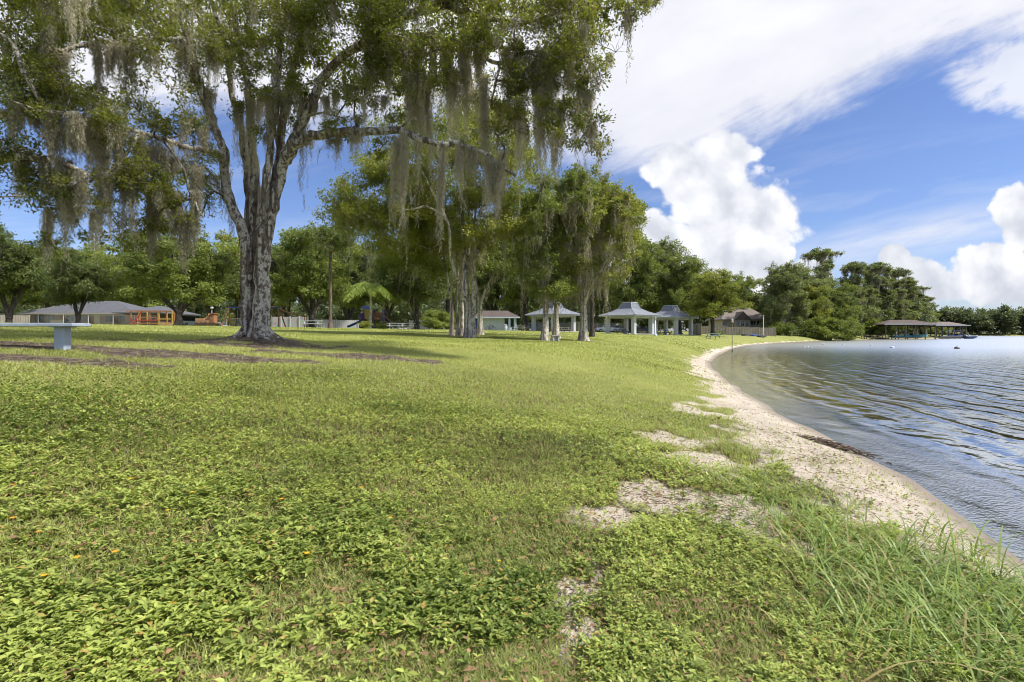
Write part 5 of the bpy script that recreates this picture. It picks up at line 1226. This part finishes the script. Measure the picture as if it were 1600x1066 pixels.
def house_left():
    Y = 92; B = at(165, Y); root = thing('brick_house', 'long low brick house with slate-grey hip roofs at the left', 'house', tuple(B)); s = Y / 800; X = lambda px: (px - 165) * s
    ze = CAMZ - (491 - HOR) * s - B[2]; zr = CAMZ - (468 - HOR) * s - B[2]
    w = MB(); w.box(((X(48) + X(212)) / 2, 4.5, ze / 2 - .2), (X(212) - X(48), 9, ze + .4)); w.box(((X(215) + X(268)) / 2, 1.5, ze / 2 - .2), (X(268) - X(215) - .02, 9, ze + .38)); w.build('wall', M['brick'], root)
    hip(MB(), (X(38) + X(216)) / 2, 4.5, (X(216) - X(38)) / 2, 5.2, ze + .1, zr, (X(168) - X(112)) / 2, .5).build('roof', M['roofhouse'], root)
    hip(MB(), X(240), 1.5, (X(274) - X(206)) / 2, 5.4, ze + .14, zr - 1.1, .4, .3).build('roof', M['roofhouse'], root)
    MB().box(((X(38) + X(216)) / 2, -1.25, ze - .0), (X(216) - X(38) + .6, .06, .2)).build('fascia', M['tanwall'], root)
    for px in (62, 78, 110, 133, 172, 190): window(root, X(px), -.03, 1.25, 1.5, 1.1, 'dark' if px != 110 else 'lightblue')
    for px in (230, 256): window(root, X(px), -3.03, 1.25, 1.2, 1.1)
    d = MB().box((X(152), -.05, 1.0), (1.0, .1, 2.0)).build('door', M['tanwall'], root); MB().box((X(152) + .38, -.13, 1.0), (.05, .06, .12)).build('handle', M['metal'], d)
    MB().box((X(92), .0 - .35, 1.0), (2.6, .5, .1)).box((X(92), -.35, .5), (2.5, .1, .9)).build('planter', M['tanwall'], root)
house_left()

def restroom():
    Y = 84; s = Y / 800; B = at(776, Y); root = thing('restroom_building', 'low pale block building with brown hip roof and blue door behind the grove', 'building', tuple(B)); X = lambda px: (px - 776) * s
    ze = CAMZ - (496.5 - HOR) * s - B[2]; zr = CAMZ - (484.5 - HOR) * s - B[2]
    MB().box(((X(737) + X(788)) / 2, 2.4, ze / 2 - .1), (X(788) - X(737), 4.8, ze + .2)).build('wall', M['lightwall'], root)
    hip(MB(), (X(737) + X(810)) / 2, 2.4, (X(810) - X(737)) / 2, 2.9, ze + .06, zr, (X(790) - X(752)) / 2, .35, .02).build('roof', M['roofbrown'], root)
    MB().box(((X(737) + X(810)) / 2, -.82, ze), (X(812) - X(734), .08, .2)).build('fascia', M['lightblue'], root)
    for px in (796, 804.5): MB().box((X(px), -.3, ze / 2), (.34, .34, ze), bev=.01).build('column', M['lightblue'], root)
    MB().box((X(806), 2.5, ze / 2), (.3, .3, ze), bev=.01).build('column', M['lightblue'], root)
    for px in (742.5,): d = MB().box((X(px), -.05, 1.0), (1.0, .1, 2.05)).build('door', M['doorblue'], root); MB().box((X(px) + .36, -.13, 1.0), (.05, .06, .12)).build('handle', M['metal'], d)
    MB().box((X(774), -.04, 1.1), (.18, .08, 2.0)).build('pipe', M['lightblue'], root)
    return root
M['lightwall'] = plain('pale_blue_block', (0.52, 0.57, 0.60), 0.8, .08, 1.2, stain=.1)
restroom()
def bike():
    B = at(767, 82.2); root = thing('bicycle', 'dark bicycle leaning against the pale wall right of the blue door', 'bicycle', tuple(B), 0)
    for x in (-.5, .5):
        w = MB(); n = 20
        for i in range(n): a, b = 2 * pi * i / n, 2 * pi * (i + 1) / n; w.tube((x + .33 * cos(a), 0, .36 + .33 * sin(a)), (x + .33 * cos(b), 0, .36 + .33 * sin(b)), .03, n=5)
        w.build('wheel', M['rubber'], root)
    MB().tube((-.5, 0, .36), (-.15, 0, .85), .03).tube((-.15, 0, .85), (.35, 0, .85), .03).tube((.35, 0, .9), (.5, 0, .36), .03).tube((-.05, 0, .36), (.35, 0, .8), .03).tube((-.05, 0, .36), (-.18, 0, .9), .03).tube((-.5, 0, .36), (-.05, 0, .36), .025).build('frame', M['dark'], root)
    MB().box((-.19, 0, .96), (.26, .14, .06), bev=.02).build('saddle', M['rubber'], root); MB().tube((.34, -.25, 1.0), (.34, .25, 1.0), .02).tube((.35, 0, .88), (.34, 0, 1.0), .02).build('handlebar', M['dark'], root)
bike()
def wheelie_bin():
    B = at(789.5, 82); root = thing('rubbish_bin', 'pale round litter bin at the right corner of the blue-doored building', 'bin', tuple(B))
    MB().lathe([(.26, 0), (.31, .06), (.33, .85), (.30, .9)], n=16).build('body', M['white'], root, True); MB().lathe([(.34, .905), (.36, .95), (.2, 1.08), (.06, 1.1)], n=16).build('lid', M['trim'], root, True)
wheelie_bin()

def house_right():
    Y = 128; s = Y / 800; B = at(1165, Y); root = thing('lake_house', 'tan-roofed house with front gable behind the tan fence', 'house', tuple(B)); X = lambda px: (px - 1165) * s
    Z = lambda py: CAMZ - (py - HOR) * s - B[2]
    MB().box((0, 5, Z(500) / 2), (X(1196) - X(1126), 9, Z(500))).build('wall', M['tanwall'], root)
    hip(MB(), 0, 5, (X(1199) - X(1124)) / 2, 5.5, Z(499), Z(478), X(1183), .2).build('roof', M['rooftan'], root)
    g = MB(); g.prism([(X(1144), Z(500)), (X(1170), Z(500)), (X(1157), Z(487))], -1.6, 5); g.build('gable_roof', M['roofbrown'], root)
    MB().box((X(1157), -.2, Z(500) / 2), (3.6, 1.6, Z(500) - .05)).build('porch', M['tanwall'], root)
    for px in (1150, 1157, 1164): window(root, X(px), -1.02, Z(505), .85, 1.5, 'white')
    for px in (1134, 1178, 1188): window(root, X(px), .48, Z(505), 1.3, 1.2, 'white')
    MB().box((X(1148), 5, Z(478)), (2.2, 1.2, 1.4)).build('chimney', M['tanwall'], root); MB().box((X(1176), 4, Z(479)), (.9, .9, 1.3)).build('chimney', M['white'], root)
house_right()
def board_fence(name, pts, h, label, mat, step=2.4, cat='fence', post='tanwall'):
    """solid fence following the ground between photo columns; posts and rails are parts"""
    (pa, Ya), (pb, Yb) = pts; A = at(pa, Ya); Bp = at(pb, Yb); root = thing(name, label, cat, tuple(A), math.atan2(Bp[1] - A[1], Bp[0] - A[0])); L = math.hypot(Bp[0] - A[0], Bp[1] - A[1]); n = max(2, int(L / step))
    pn = MB()
    for i in range(n):
        u = (i + .5) / n; x = L * u; q = A + (Bp - A) * u; z = g1(q[0], q[1]) - A[2]
        pn.box((x, 0, z + h / 2), (L / n - .004, .05, h))
    pn.build('board_panel', M[mat], root)
    for i in range(n + 1):
        u = i / n; q = A + (Bp - A) * u; z = g1(q[0], q[1]) - A[2]; MB().box((L * u, -.06, z + h / 2 + .03), (.13, .10, h + .1)).build('post', M[post], root)
    return root
board_fence('board_fence', ((1086, 112), (1212, 108)), 1.75, 'tan board fence in front of the tan-roofed house', 'fencetan', 3)
board_fence('block_wall', ((1081, 96), (1096, 92)), 2.1, 'short grey wall just right of the rightmost pavilion', 'wallgrey', 3, 'wall', 'brick')
board_fence('board_fence', ((-30, 80), (46, 82)), 1.5, 'pale solid fence at the far left in front of the brick house', 'fencetan', 3, post='tanwall')
board_fence('board_fence', ((822, 118), (962, 112)), 1.9, 'pale fence behind the parked cars and pavilions', 'wallgrey', 4, post='white')
board_fence('board_fence', ((640, 92), (742, 90)), 1.6, 'white picket fence running right from the shaded picnic tables', 'fencewhite', 2.5, post='white')
M_f = None
def chain_fence(label, pts, h=1.5, step=3.2):
    (pa, Ya), (pb, Yb) = pts; A = at(pa, Ya); Bp = at(pb, Yb); root = thing('chain_link_fence', label, 'fence', tuple(A), math.atan2(Bp[1] - A[1], Bp[0] - A[0])); L = math.hypot(Bp[0] - A[0], Bp[1] - A[1]); n = max(2, int(L / step))
    z = lambda u: g1(*(A + (Bp - A) * u)[:2]) - A[2]
    for i in range(n + 1): MB().tube((L * i / n, 0, z(i / n)), (L * i / n, 0, z(i / n) + h), .05, n=6).build('post', M['white'], root)
    w = MB()
    for i in range(n):
        a, b = i / n, (i + 1) / n; za, zb = z(a), z(b); w.tube((L * a, -.055, za + h - .04), (L * b, -.055, zb + h - .04), .024, n=5)
        k = 14
        for j in range(k): x0 = L * (a + (b - a) * j / k); dx = L / n / k; zz = za + (zb - za) * j / k; w.tube((x0, -.06, zz + .05), (x0 + dx * 6 if j < k - 6 else L * b, -.06, zz + .05 + (h - .1) * (1 if j < k - 6 else (k - j) / 6)), .006, n=3, cap=False); w.tube((x0, -.06, zz + h - .05), (x0 + dx * 6 if j < k - 6 else L * b, -.06, zz + h - .05 - (h - .1) * (1 if j < k - 6 else (k - j) / 6)), .006, n=3, cap=False)
    w.build('wire_mesh', M['metal'], root)
chain_fence('chain-link fence with white posts in front of the long brick house', ((-20, 72), (215, 74)), 1.5)
chain_fence('chain-link fence running from the wooden play train behind the swing set', ((318, 84), (425, 86)), 1.5)

def mural_fence():
    Y = 72; A = at(425, Y); root = thing('painted_fence', 'pale fence panel painted with flowers and figures behind the big oak trunk', 'fence', tuple(A)); s = Y / 800; L = 57 * s
    m, t, b = newmat('mural_paint'); co = objco(t); vo = t.nodes.new('ShaderNodeTexVoronoi'); t.links.new(co, vo.inputs['Vector']); vo.inputs['Scale'].default_value = 1.5
    f = E(t, vo.outputs['Distance']).step(.42, .34); hs = mixc(t, .5, vo.outputs['Color'], (.35, .30, .38)); n = noise(t, co, 5, 4, .6)
    c = mixc(t, f * n.step(.35, .5) * .75, (0.50, 0.46, 0.50), hs); t.links.new(c, b.inputs['Base Color']); b.inputs['Roughness'].default_value = .8
    MB().box((L / 2, 0, .75), (L, .06, 1.5)).build('board_panel', m, root)
    for i in range(5): MB().box((L * i / 4, -.08, .8), (.12, .1, 1.6)).build('post', M['white'], root)
mural_fence()
board_fence('board_fence', ((492, 80), (560, 82)), 1.3, 'pale fence between the slender bare-trunked tree and the play tower', 'fencewhite', 3, post='white')

def swing_set():
    Y = 62; s = Y / 800; B = at(358, Y); root = thing('swing_set', 'swing set with orange slanted legs and blue top bar behind the big oak trunk', 'swing set', tuple(B)); L = 78 * s; h = 2.35
    for x in (0, L):
        for d in (-1, 1): MB().tube((x - .35 * (1 if x == 0 else -1), d * 1.0, 0), (x, 0, h), .075, n=8).build('leg', M['orange'], root)
    MB().tube((-.15, 0, h), (L + .15, 0, h), .07, n=8).build('top_bar', M['blue'], root)
    for x in (L * .2, L * .4, L * .62, L * .82):
        m = MB()
        for dx in (-.22, .22): m.tube((x + dx, 0, h), (x + dx, .0, .55), .012, n=4)
        c = m.build('chain', M['metal'], root); MB().box((x, 0, .53), (.5, .2, .04)).build('seat', M['rubber'], c)
swing_set()
def seesaw():
    Y = 66; B = at(446, Y); root = thing('climbing_arch', 'orange-brown sloping climbing beam right of the big oak trunk', 'play equipment', tuple(B)); s = Y / 800
    pts = [(-1.9, 0, 2.9), (-.9, 0, 2.6), (.2, 0, 2.1), (1.3, 0, 1.75), (2.6, 0, 1.6)]
    for y in (-.35, .35): MB().path([(x, y, z) for x, _, z in pts], .055, 6).build('rail', M['orange'], root)
    m = MB()
    for a, b in zip(pts, pts[1:]):
        for u in (.15, .5, .85): x = a[0] + (b[0] - a[0]) * u; z = a[2] + (b[2] - a[2]) * u; m.tube((x, -.35, z), (x, .35, z), .03, n=5)
    m.build('rung', M['yellow'], root)
    for x, z in ((-1.9, 2.9), (2.6, 1.6)):
        for y in (-.35, .35): MB().tube((x, y, 0), (x, y, z), .05, n=6).build('leg', M['orange'], root)
seesaw()

def play_frame():
    """orange and yellow railed play house in front of the brick house"""
    Y = 63; s = Y / 800; B = at(205, Y); root = thing('play_house', 'orange and yellow open-railed play house with flat top in front of the brick house', 'play house', tuple(B), 0.06); L = 62 * s; h = 1.85
    for i, x in enumerate((0, .9, 2.2, 3.3, 4.2, L)):
        for y in (0, 1.6): MB().box((x, y, h / 2), (.12, .12, h)).build('post', M['yellow' if i % 2 else 'orange'], root)
    MB().box((L / 2 - .3, -.07, h + .02), (L + .5, .08, .14)).box((L / 2 - .3, 1.67, h + .02), (L + .5, .08, .14)).build('top_rail', M['orange'], root)
    for z, c in ((.35, 'orange'), (.75, 'red'), (1.1, 'orange')): MB().box((1.5, -.09, z), (3.2, .05, .13)).build('slat', M[c], root)
    for z, c in ((.3, 'yellow'), (.9, 'yellow')): MB().box((3.9, -.09, z), (1.6, .05, .13)).build('slat', M[c], root)
    MB().prism([(.1, 0), (.25, 0), (1.4, h), (1.25, h)], -.17, -.12).build('brace', M['red'], root)
    MB().box((1.6, .8, .6), (2.6, 1.4, .08)).build('deck', M['brown'], root)
play_frame()
def train():
    Y = 64; B = at(304, Y); root = thing('play_train', 'small wooden play train with round wheels left of the swing set', 'play equipment', tuple(B), .05)
    MB().box((.55, .5, .75), (1.0, .9, .6)).box((1.6, .5, .62), (.85, .9, .4)).build('wagon', M['traintan'], root)
    MB().box((2.05, .5, 1.0), (.5, .9, 1.15)).box((2.05, .5, 1.62), (.75, 1.1, .08)).build('cabin', M['orange'], root)
    MB().tube((1.25, .5, .95), (2.0, .5, .95), .3, n=12).tube((1.45, .5, 1.2), (1.45, .5, 1.6), .09).build('boiler', M['traintan'], root)
    for x in (.25, .8, 1.4, 1.9, 2.3): 
        for y in (-.02, 1.02): MB().tube((x, y - .05, .27), (x, y + .05, .27), .25, n=14).build('wheel', M['brown'], root)
    MB().box((1.3, .5, .38), (2.5, .8, .12)).build('chassis', M['brown'], root)
M['traintan'] = plain('orange_tan_wood', (0.42, 0.24, 0.14), .7, .2)
train()

def play_tower():
    Y = 66; s = Y / 800; B = at(582, Y); root = thing('play_tower', 'play tower with yellow panels, purple slide and red rails behind the palm', 'play equipment', tuple(B), .1)
    for x in (-1.1, .1, 1.3):
        for y in (0, 1.3): MB().tube((x, y, 0), (x, y, 2.6), .07, n=8).build('post', M['purple'], root)
    MB().box((.1, .65, 1.2), (2.5, 1.4, .09)).build('deck', M['brown'], root)
    MB().box((-.5, -.09, 1.9), (.95, .05, 1.2), bev=.02).build('panel', M['yellow'], root); MB().box((-.5, -.09, .7), (.9, .05, .8)).build('panel', M['yellow'], root)
    for i in range(5): MB().tube((.3 + i * .2, -.08, 1.24), (.3 + i * .2, -.08, 2.0), .035, n=5).build('baluster', M['red'], root)
    MB().tube((.15, -.08, 2.03), (1.3, -.08, 2.03), .045).build('rail', M['red'], root)
    MB().lathe([(.9, 2.62), (.75, 2.75), (.5, 3.0), (.05, 3.1)], c=(-.9, .65, 0), n=8).build('canopy', M['blue'], root)
    # curved slide to the left
    sl = MB(); n = 10; pr = []
    for i in range(n + 1):
        u = i / n; x = -1.15 - 2.0 * u; z = 1.25 - 1.05 * (u ** .8) if u < .85 else .30 - .4 * (u - .85); y = .6 - .5 * sin(u * 2)
        pr.append((x, y, max(.18, z)))
    for a, b in zip(pr, pr[1:]):
        sl.add([(a[0], a[1] - .35, a[2] + .25), (a[0], a[1] - .28, a[2]), (a[0], a[1] + .28, a[2]), (a[0], a[1] + .35, a[2] + .25), (b[0], b[1] - .35, b[2] + .25), (b[0], b[1] - .28, b[2]), (b[0], b[1] + .28, b[2]), (b[0], b[1] + .35, b[2] + .25)], [(0, 1, 5, 4), (1, 2, 6, 5), (2, 3, 7, 6)])
    sl.build('slide', M['blue'], root)
    MB().tube((-1.5, .6, 1.9), (-1.1, .3, 1.3), .42, .42, 12).build('slide_hood', M['purple'], root)
    st = MB()
    for i in range(5): st.box((1.5 + i * .22, .6, 1.05 - i * .22), (.24, .9, .05))
    st.build('stairs', M['yellow'], root)
    for y in (.15, 1.05): MB().tube((1.35, y, 1.9), (2.5, y, .75), .04, n=6).build('handrail', M['orange'], root)
play_tower()
def bush(px, Y, w, h, label, k='leaf_bright', seed=1):
    B = at(px, Y); root = thing('low_bush', label, 'bush', tuple(B)); r = np.random.default_rng(seed); T = Tree(seed); T.seg = .5
    for i in range(4): a = i * 1.6; T.limb([(0, 0, 0), (cos(a) * w * .15, sin(a) * w * .15, h * .4), (cos(a) * w * .3, sin(a) * w * .3, h * .75)], .03, .012, 3)
    T.radii(.01); V, F, S = tube_mesh(T.wood(), 5); link('stem', rawmesh('stem', V, F, S, M['bark_dark'], smooth=True), root)
    C = crown_pts(r, 22, (0, 0, h * .5), w * .45, w * .4, h * .45); Lf = Leaves(); foliage(Lf, r, C, .28, 110, (.08, .16), (.03, .06), .45); link('foliage', Lf.mesh('foliage', M[k]), root)
bush(571, 58, 1.6, 1.0, 'small yellow-green bush at the foot of the palm', seed=2)
bush(598, 60, 1.2, .8, 'low bush right of the palm foot', 'leaf_oak', 3)
bush(1122, 90, 2.0, 1.0, 'low shrub at the foot of the thin yellow-green tree', 'leaf_oak', 4)
for i, (px, Y, w, h, lb) in enumerate(((390, 96, 10, 2.6, 'clipped light green hedge behind the swing set'), (700, 98, 9, 3.2, 'bright green hedge behind the white picket fence'), (1250, 124, 12, 4.5, 'dark undergrowth below the shore oaks'), (1218, 118, 8, 3, 'dark scrub at the right end of the tan fence'), (1375, 176, 18, 5, 'scrub along the shore behind the boathouse'), (1430, 206, 16, 6, 'undergrowth at the end of the headland'), (150, 112, 16, 3.5, 'green shrubbery behind the long brick house'))):
    B = at(px, Y); root = thing('hedge', lb, 'hedge', tuple(B)); r = np.random.default_rng(60 + i); T = Tree(60 + i); T.seg = .6
    for j in range(5): x = (j / 4 - .5) * w * .8; T.limb([(x, 0, 0), (x + .1, .1, h * .4), (x - .1, 0, h * .8)], .06, .02, 3)
    T.radii(.02); V, F, S = tube_mesh(T.wood(), 5); link('stem', rawmesh('stem', V, F, S, M['bark_dark'], smooth=True), root)
    C = crown_pts(r, 60, (0, 0, h * .5), w * .5, 1.6, h * .5, .5, -1.1); Lf = Leaves(); foliage(Lf, r, C, h * .3, 150, (.18, .32), (.09, .15), .4); link('foliage', Lf.mesh('foliage', M['leaf_oak' if i != 0 else 'leaf_bright']), root)

# ---- cars
def car(px, Y, paint, label, rot=0, L=4.5, van=False):
    B = at(px, Y); root = thing('parked_car', label, 'car', tuple(B), rot, 'cars parked along the back of the park'); w = .88
    h = 1.85 if van else 1.42; g = [(-L / 2, .42), (-L / 2 + .06, .78), (-L * .36, .88), (-L * .20, .95), (L * .20, .95), (L * .40, .88), (L / 2 - .02, .74), (L / 2, .40), (L * .42, .28), (-L * .42, .28)]
    if van: g = [(-L / 2, .4), (-L / 2 + .03, 1.0), (L * .30, 1.02), (L * .42, .95), (L / 2 - .02, .78), (L / 2, .40), (L * .42, .28), (-L * .42, .28)]
    def loft(poly, ys):
        n = len(poly); cx = sum(a for a, _ in poly) / n; cz = sum(b for _, b in poly) / n; v = []; f = []
        for y, k in ys: v += [(cx + (a - cx) * k, y, cz + (b - cz) * k) for a, b in poly]
        for i in range(len(ys) - 1):
            for j in range(n): q = (j + 1) % n; f.append((i * n + j, i * n + q, (i + 1) * n + q, (i + 1) * n + j))
        f += [tuple(range(n)), tuple(range((len(ys) - 1) * n, len(ys) * n))[::-1]]; return MB().add(v, f)
    loft(g, ((-w, .93), (-w + .1, .99), (-w + .25, 1.0), (w - .25, 1.0), (w - .1, .99), (w, .93))).build('body', M[paint], root, False)
    cab = [(-L * .38, .93), (-L * .22, h), (L * .06, h), (L * .24, .93)] if not van else [(-L / 2 + .06, 1.0), (-L / 2 + .12, h), (L * .22, h), (L * .36, 1.0)]
    loft(cab, ((-w + .12, .97), (-w + .22, .93), (w - .22, .93), (w - .12, .97))).build('windows', M['glass'], root)
    rf = [(a * .94, b + .012) for a, b in cab[1:3]]; MB().box(((cab[1][0] + cab[2][0]) / 2, 0, h - .03), (cab[2][0] - cab[1][0] + .06, 2 * w - .34, .06), bev=.02).build('roof', M[paint], root)
    for x in (-L * .31, L * .31):
        for y in (-w + .08, w - .08):
            o = MB().tube((x, y - .11, .33), (x, y + .11, .33), .33, n=18).build('wheel', M['rubber'], root); MB().tube((x, y - .122, .33), (x, y + .122, .33), .19, n=12).build('rim', M['metal'], o)
    for y in (-.62, .62):
        MB().box((L / 2 - .05, y, .66), (.10, .3, .13), bev=.02).build('headlight', M['lamp'], root); MB().box((-L / 2 + .06, y, .70), (.10, .28, .14), bev=.02).build('taillight', M['redlamp'], root)
for a in ((948, 98, 'carwhite', 'white car parked between the rightmost grove tree and the middle pavilion', pi + .1), (968, 103, 'carwhite', 'second white car, nose just behind the first white car', .2), (838, 96, 'cardark', 'dark car seen through the left bay of the leftmost pavilion', .2), (850, 104, 'cardark', 'dark car further back behind the leftmost pavilion', .1),
          (297, 88, 'carwhite', 'white van parked right of the wide oak trunk', 1.3, 4.8, True), (549, 92, 'carwhite', 'white car parked left of the play tower', 0.1), (318, 96, 'cardark', 'dark car parked behind the wooden play train', .3), (516, 90, 'carwhite', 'pale car half hidden behind the slender bare-trunked tree', .1), (1003, 100, 'cardark', 'dark car seen between the columns of the middle pavilion', .1)):
    car(*a[:5], *(a[5:] if len(a) > 5 else ()))

# ---- boathouses, pier, boats, things on the water
def boathouse(px0, px1, Y, eave, ridge, label, depth=8, roof='roofbrown'):
    s = Y / 800; cx = ((px0 + px1) / 2 - 800) * s; w = (px1 - px0) * s; root = thing('boathouse', label, 'boathouse', (cx, Y, 0), -.05); ze = CAMZ - (eave - HOR) * s; zr = CAMZ - (ridge - HOR) * s
    nx = 6
    for i in range(nx):
        for y in (0.4, depth - .4): x = -w / 2 + .9 + (w - 1.8) * i / (nx - 1); MB().tube((x, y, -1.2), (x, y, ze), .15, n=8).build('post', M['greywood'], root)
    MB().box((0, .35, .62), (w - .6, .9, .16)).box((0, depth - .2, .62), (w - .6, .9, .16)).box((-w / 2 + .8, depth / 2, .60), (1.0, depth - 1.2, .14)).build('deck', M['greywood'], root)
    hip(MB(), 0, depth / 2, w / 2, depth / 2 + .4, ze + .05, zr, w * .22, 0, .10).build('roof', M[roof], root)
    MB().box((0, -.46, ze + .06), (w + .1, .08, .32)).box((0, depth + .46, ze + .06), (w + .1, .08, .32)).build('fascia', M['white'], root)
    MB().box((0, .4, ze - .18), (w - 1.2, .2, .25)).box((0, depth - .4, ze - .18), (w - 1.2, .2, .25)).build('beam', M['brown'], root)
    return cx, s
boathouse(1382, 1466, 152, 507, 499.5, 'brown-roofed boathouse on posts sheltering the teal boat')
boathouse(1462, 1514, 178, 509, 502.5, 'second boathouse further right with a flatter roof', 9, 'rooftan')
def boat(px, Y, L, hull, trim, label, z=.5, canopy=False, cab=True):
    B = ((px - 800) / 800 * Y, Y, z); root = thing('motor_boat', label, 'boat', B, pi * 0 + .02); v = []; f = []; N = 11
    for i in range(N):
        u = i / (N - 1); x = (u - .5) * L; w = 1.15 * (1 - max(0, (u - .55) / .45) ** 2.2) + .02; kz = .02 + .5 * max(0, (u - .6) / .4) ** 2; top = .85 + .35 * u * u
        v += [(x, -w, top), (x, -w * .85, kz + .35), (x, 0, kz), (x, w * .85, kz + .35), (x, w, top)]
    for i in range(N - 1):
        for j in range(4): f.append((i * 5 + j, i * 5 + j + 1, i * 5 + j + 6, i * 5 + j + 5))
    f += [(0, 1, 2, 3, 4)]; MB().add(v, f).build('hull', M[hull], root)
    g = MB()
    for i in range(N - 1):
        for j in (0, 4): g.tube(v[i * 5 + j], v[(i + 1) * 5 + j], .07, n=5)
    g.build('gunwale', M[trim], root)
    MB().box((-.3, 0, .78), (L * .7, 1.9, .05)).build('deck', M['white'], root)
    if cab: MB().prism([(.2, .85), (1.4, .85), (.9, 1.45), (.3, 1.45)], -.8, .8).build('windscreen', M['glass'], root)
    for x in (-1.2, -.2): MB().box((x, .4, 1.0), (.5, .5, .4), bev=.05).box((x - .22, .4, 1.3), (.1, .5, .5), bev=.03).build('seat', M['white'], root)
    MB().box((-L / 2 - .15, 0, .9), (.4, .4, .9), bev=.06).build('outboard', M['dark'], root)
    if canopy:
        for x in (-L * .36, L * .15):
            for y in (-1, 1): MB().tube((x, y, .9), (x, y, 2.5), .035, n=5).build('canopy_pole', M['metal'], root)
        MB().box((-L * .1, 0, 2.55), (L * .62, 2.3, .10), bev=.03).build('canopy', M['blue'], root)
boat(1422, 154, 11.0, 'tealhull', 'teal', 'long teal and white boat moored under the brown-roofed boathouse', .25, False)
M_dummy = 0
boat(1492, 176, 10.5, 'white', 'blue', 'white pontoon-like boat with blue canopy under the second boathouse', .05, True)
boat(1517, 170, 4.5, 'blue', 'white', 'small blue craft moored at the right end of the second boathouse', .0, False, False)
def pier():
    Y = 150; s = Y / 800; root = thing('wooden_pier', 'low weathered pier joining the shore to the brown-roofed boathouse', 'pier', ((1345 - 800) * s, Y, 0)); L = (1388 - 1338) * s
    MB().box((L / 2 - 1, 0, .62), (L, 1.6, .12)).build('deck', M['greywood'], root)
    for i in range(7):
        for y in (-.7, .7): MB().tube((L * i / 6 - .9, y, -1.2), (L * i / 6 - .9, y, .95 if i % 2 else .7), .12, n=7).build('piling', M['brown'], root)
    MB().box((L / 2 - 1, .75, 1.25), (L, .08, .1)).build('rail', M['greywood'], root)
    for i in range(5): MB().box((L * i / 4 - 1, .75, .95), (.1, .1, .6)).build('rail_post', M['greywood'], root)
pier()
for i, (px, py, lb, c, sz) in enumerate(((1257, 542.5, 'white float, leftmost of the small floats on the water', 'white', .16), (1262, 542.6, 'white float right beside the leftmost one', 'white', .14), (1268, 543, 'small white float, third from the left on the water', 'white', .10), (1286.5, 538.5, 'white float farther out beyond the group of three', 'white', .16), (1317, 539, 'white float in front of the shore shrubs', 'white', .13), (1361, 540, 'white float in front of the wooden pier', 'white', .14), (1394, 544, 'larger pale blue float below the boathouse', 'lightblue', .24), (1495, 545, 'dark low float far out on the right', 'dark', .26))):
    Y = 1280 / (py - 522); root = thing('mooring_float', lb, 'float', ((px - 800) / 800 * Y, Y, 0.02), 0, 'floats dotting the lake')
    MB().lathe([(sz * .3, -sz * .7), (sz * .85, -sz * .4), (sz * 1.0, 0), (sz * .85, sz * .45), (sz * .3, sz * .75)], n=14).build('body', M[c], root, True)
    q = MB(); n = 10
    for k in range(n): a, b = 2 * pi * k / n, 2 * pi * (k + 1) / n; q.tube((sz * .22 * cos(a), 0, sz * .92 + sz * .22 * sin(a)), (sz * .22 * cos(b), 0, sz * .92 + sz * .22 * sin(b)), sz * .06, n=4)
    q.build('ring', M['metal'], root)
for i, (px, Y, lb) in enumerate(((1166, 98, 'left dark low boat lying along the tan fence'), (1178, 99, 'middle dark low boat lying along the tan fence'), (1190, 98, 'right dark low boat lying along the tan fence'))):
    B = at(px, Y); root = thing('rowing_boat', lb, 'boat', tuple(B), .05, 'low boats stored along the tan fence'); v = []; f = []; N = 9
    for k in range(N):
        u = k / (N - 1); x = (u - .5) * 1.9; w = .42 * (1 - abs(2 * u - 1) ** 2.5) + .03; h = .50 - .14 * abs(2 * u - 1) ** 2
        v += [(x, -w, .08), (x, -w * .8, h * .75), (x, 0, h), (x, w * .8, h * .75), (x, w, .08)]
    for k in range(N - 1):
        for j in range(4): f.append((k * 5 + j, k * 5 + j + 1, k * 5 + j + 6, k * 5 + j + 5))
    MB().add(v, f).build('hull', M['dark' if i != 1 else 'doorblue'], root); MB().tube((-.93, 0, .46), (.93, 0, .46), .03, n=5).build('keel', M['greywood'], root)

# ---- heap of washed-up twigs and weed at the waterline
def wrack():
    X0, Y0 = ground_xy(1300, 698, .15); r = np.random.default_rng(9); ch = []; B = np.array([X0, Y0, g1(X0, Y0)])
    for i in range(170):
        u = r.normal(0, .2); x = -u * .42 + r.normal(0, .05) + .02; y = u * 1.15 + r.normal(0, .05) * 1.2; L = r.uniform(.05, .22); a = r.normal(1.9, .7)
        z = g1(B[0] + x, B[1] + y) - B[2] + r.uniform(.0, .05) * math.exp(-u * u * 2); d = np.array([cos(a), sin(a), r.normal(0, .12)]) * L / 2; c = np.array([x, y, z + .01])
        ch.append((np.array([c - d, c + r.normal(0, .012, 3), c + d]), np.array([.003, .006, .002]) * r.uniform(.6, 1.6)))
    for k in range(1):
        c = np.array([.12 * k - .1, -.35 * k + .25, .03]); d = np.array([-.10, .33, .02]); ch.append((np.array([c - d, c - d * .3 + [0.02, 0, .03], c + d * .4, c + d]), np.array([.014, .018, .014, .006])))
    V, F, S = tube_mesh(ch, 5); o = link('driftwood_heap', rawmesh('driftwood_heap', V, F, S, M['wrack'], smooth=True), None, tuple(B)); tag(o, 'dark heap of washed-up twigs and weed at the waterline on the sand', 'driftwood', kind='stuff')
M['wrack'] = plain('wet_twigs', (0.17, 0.125, 0.09), .85, .45, 14)
wrack()
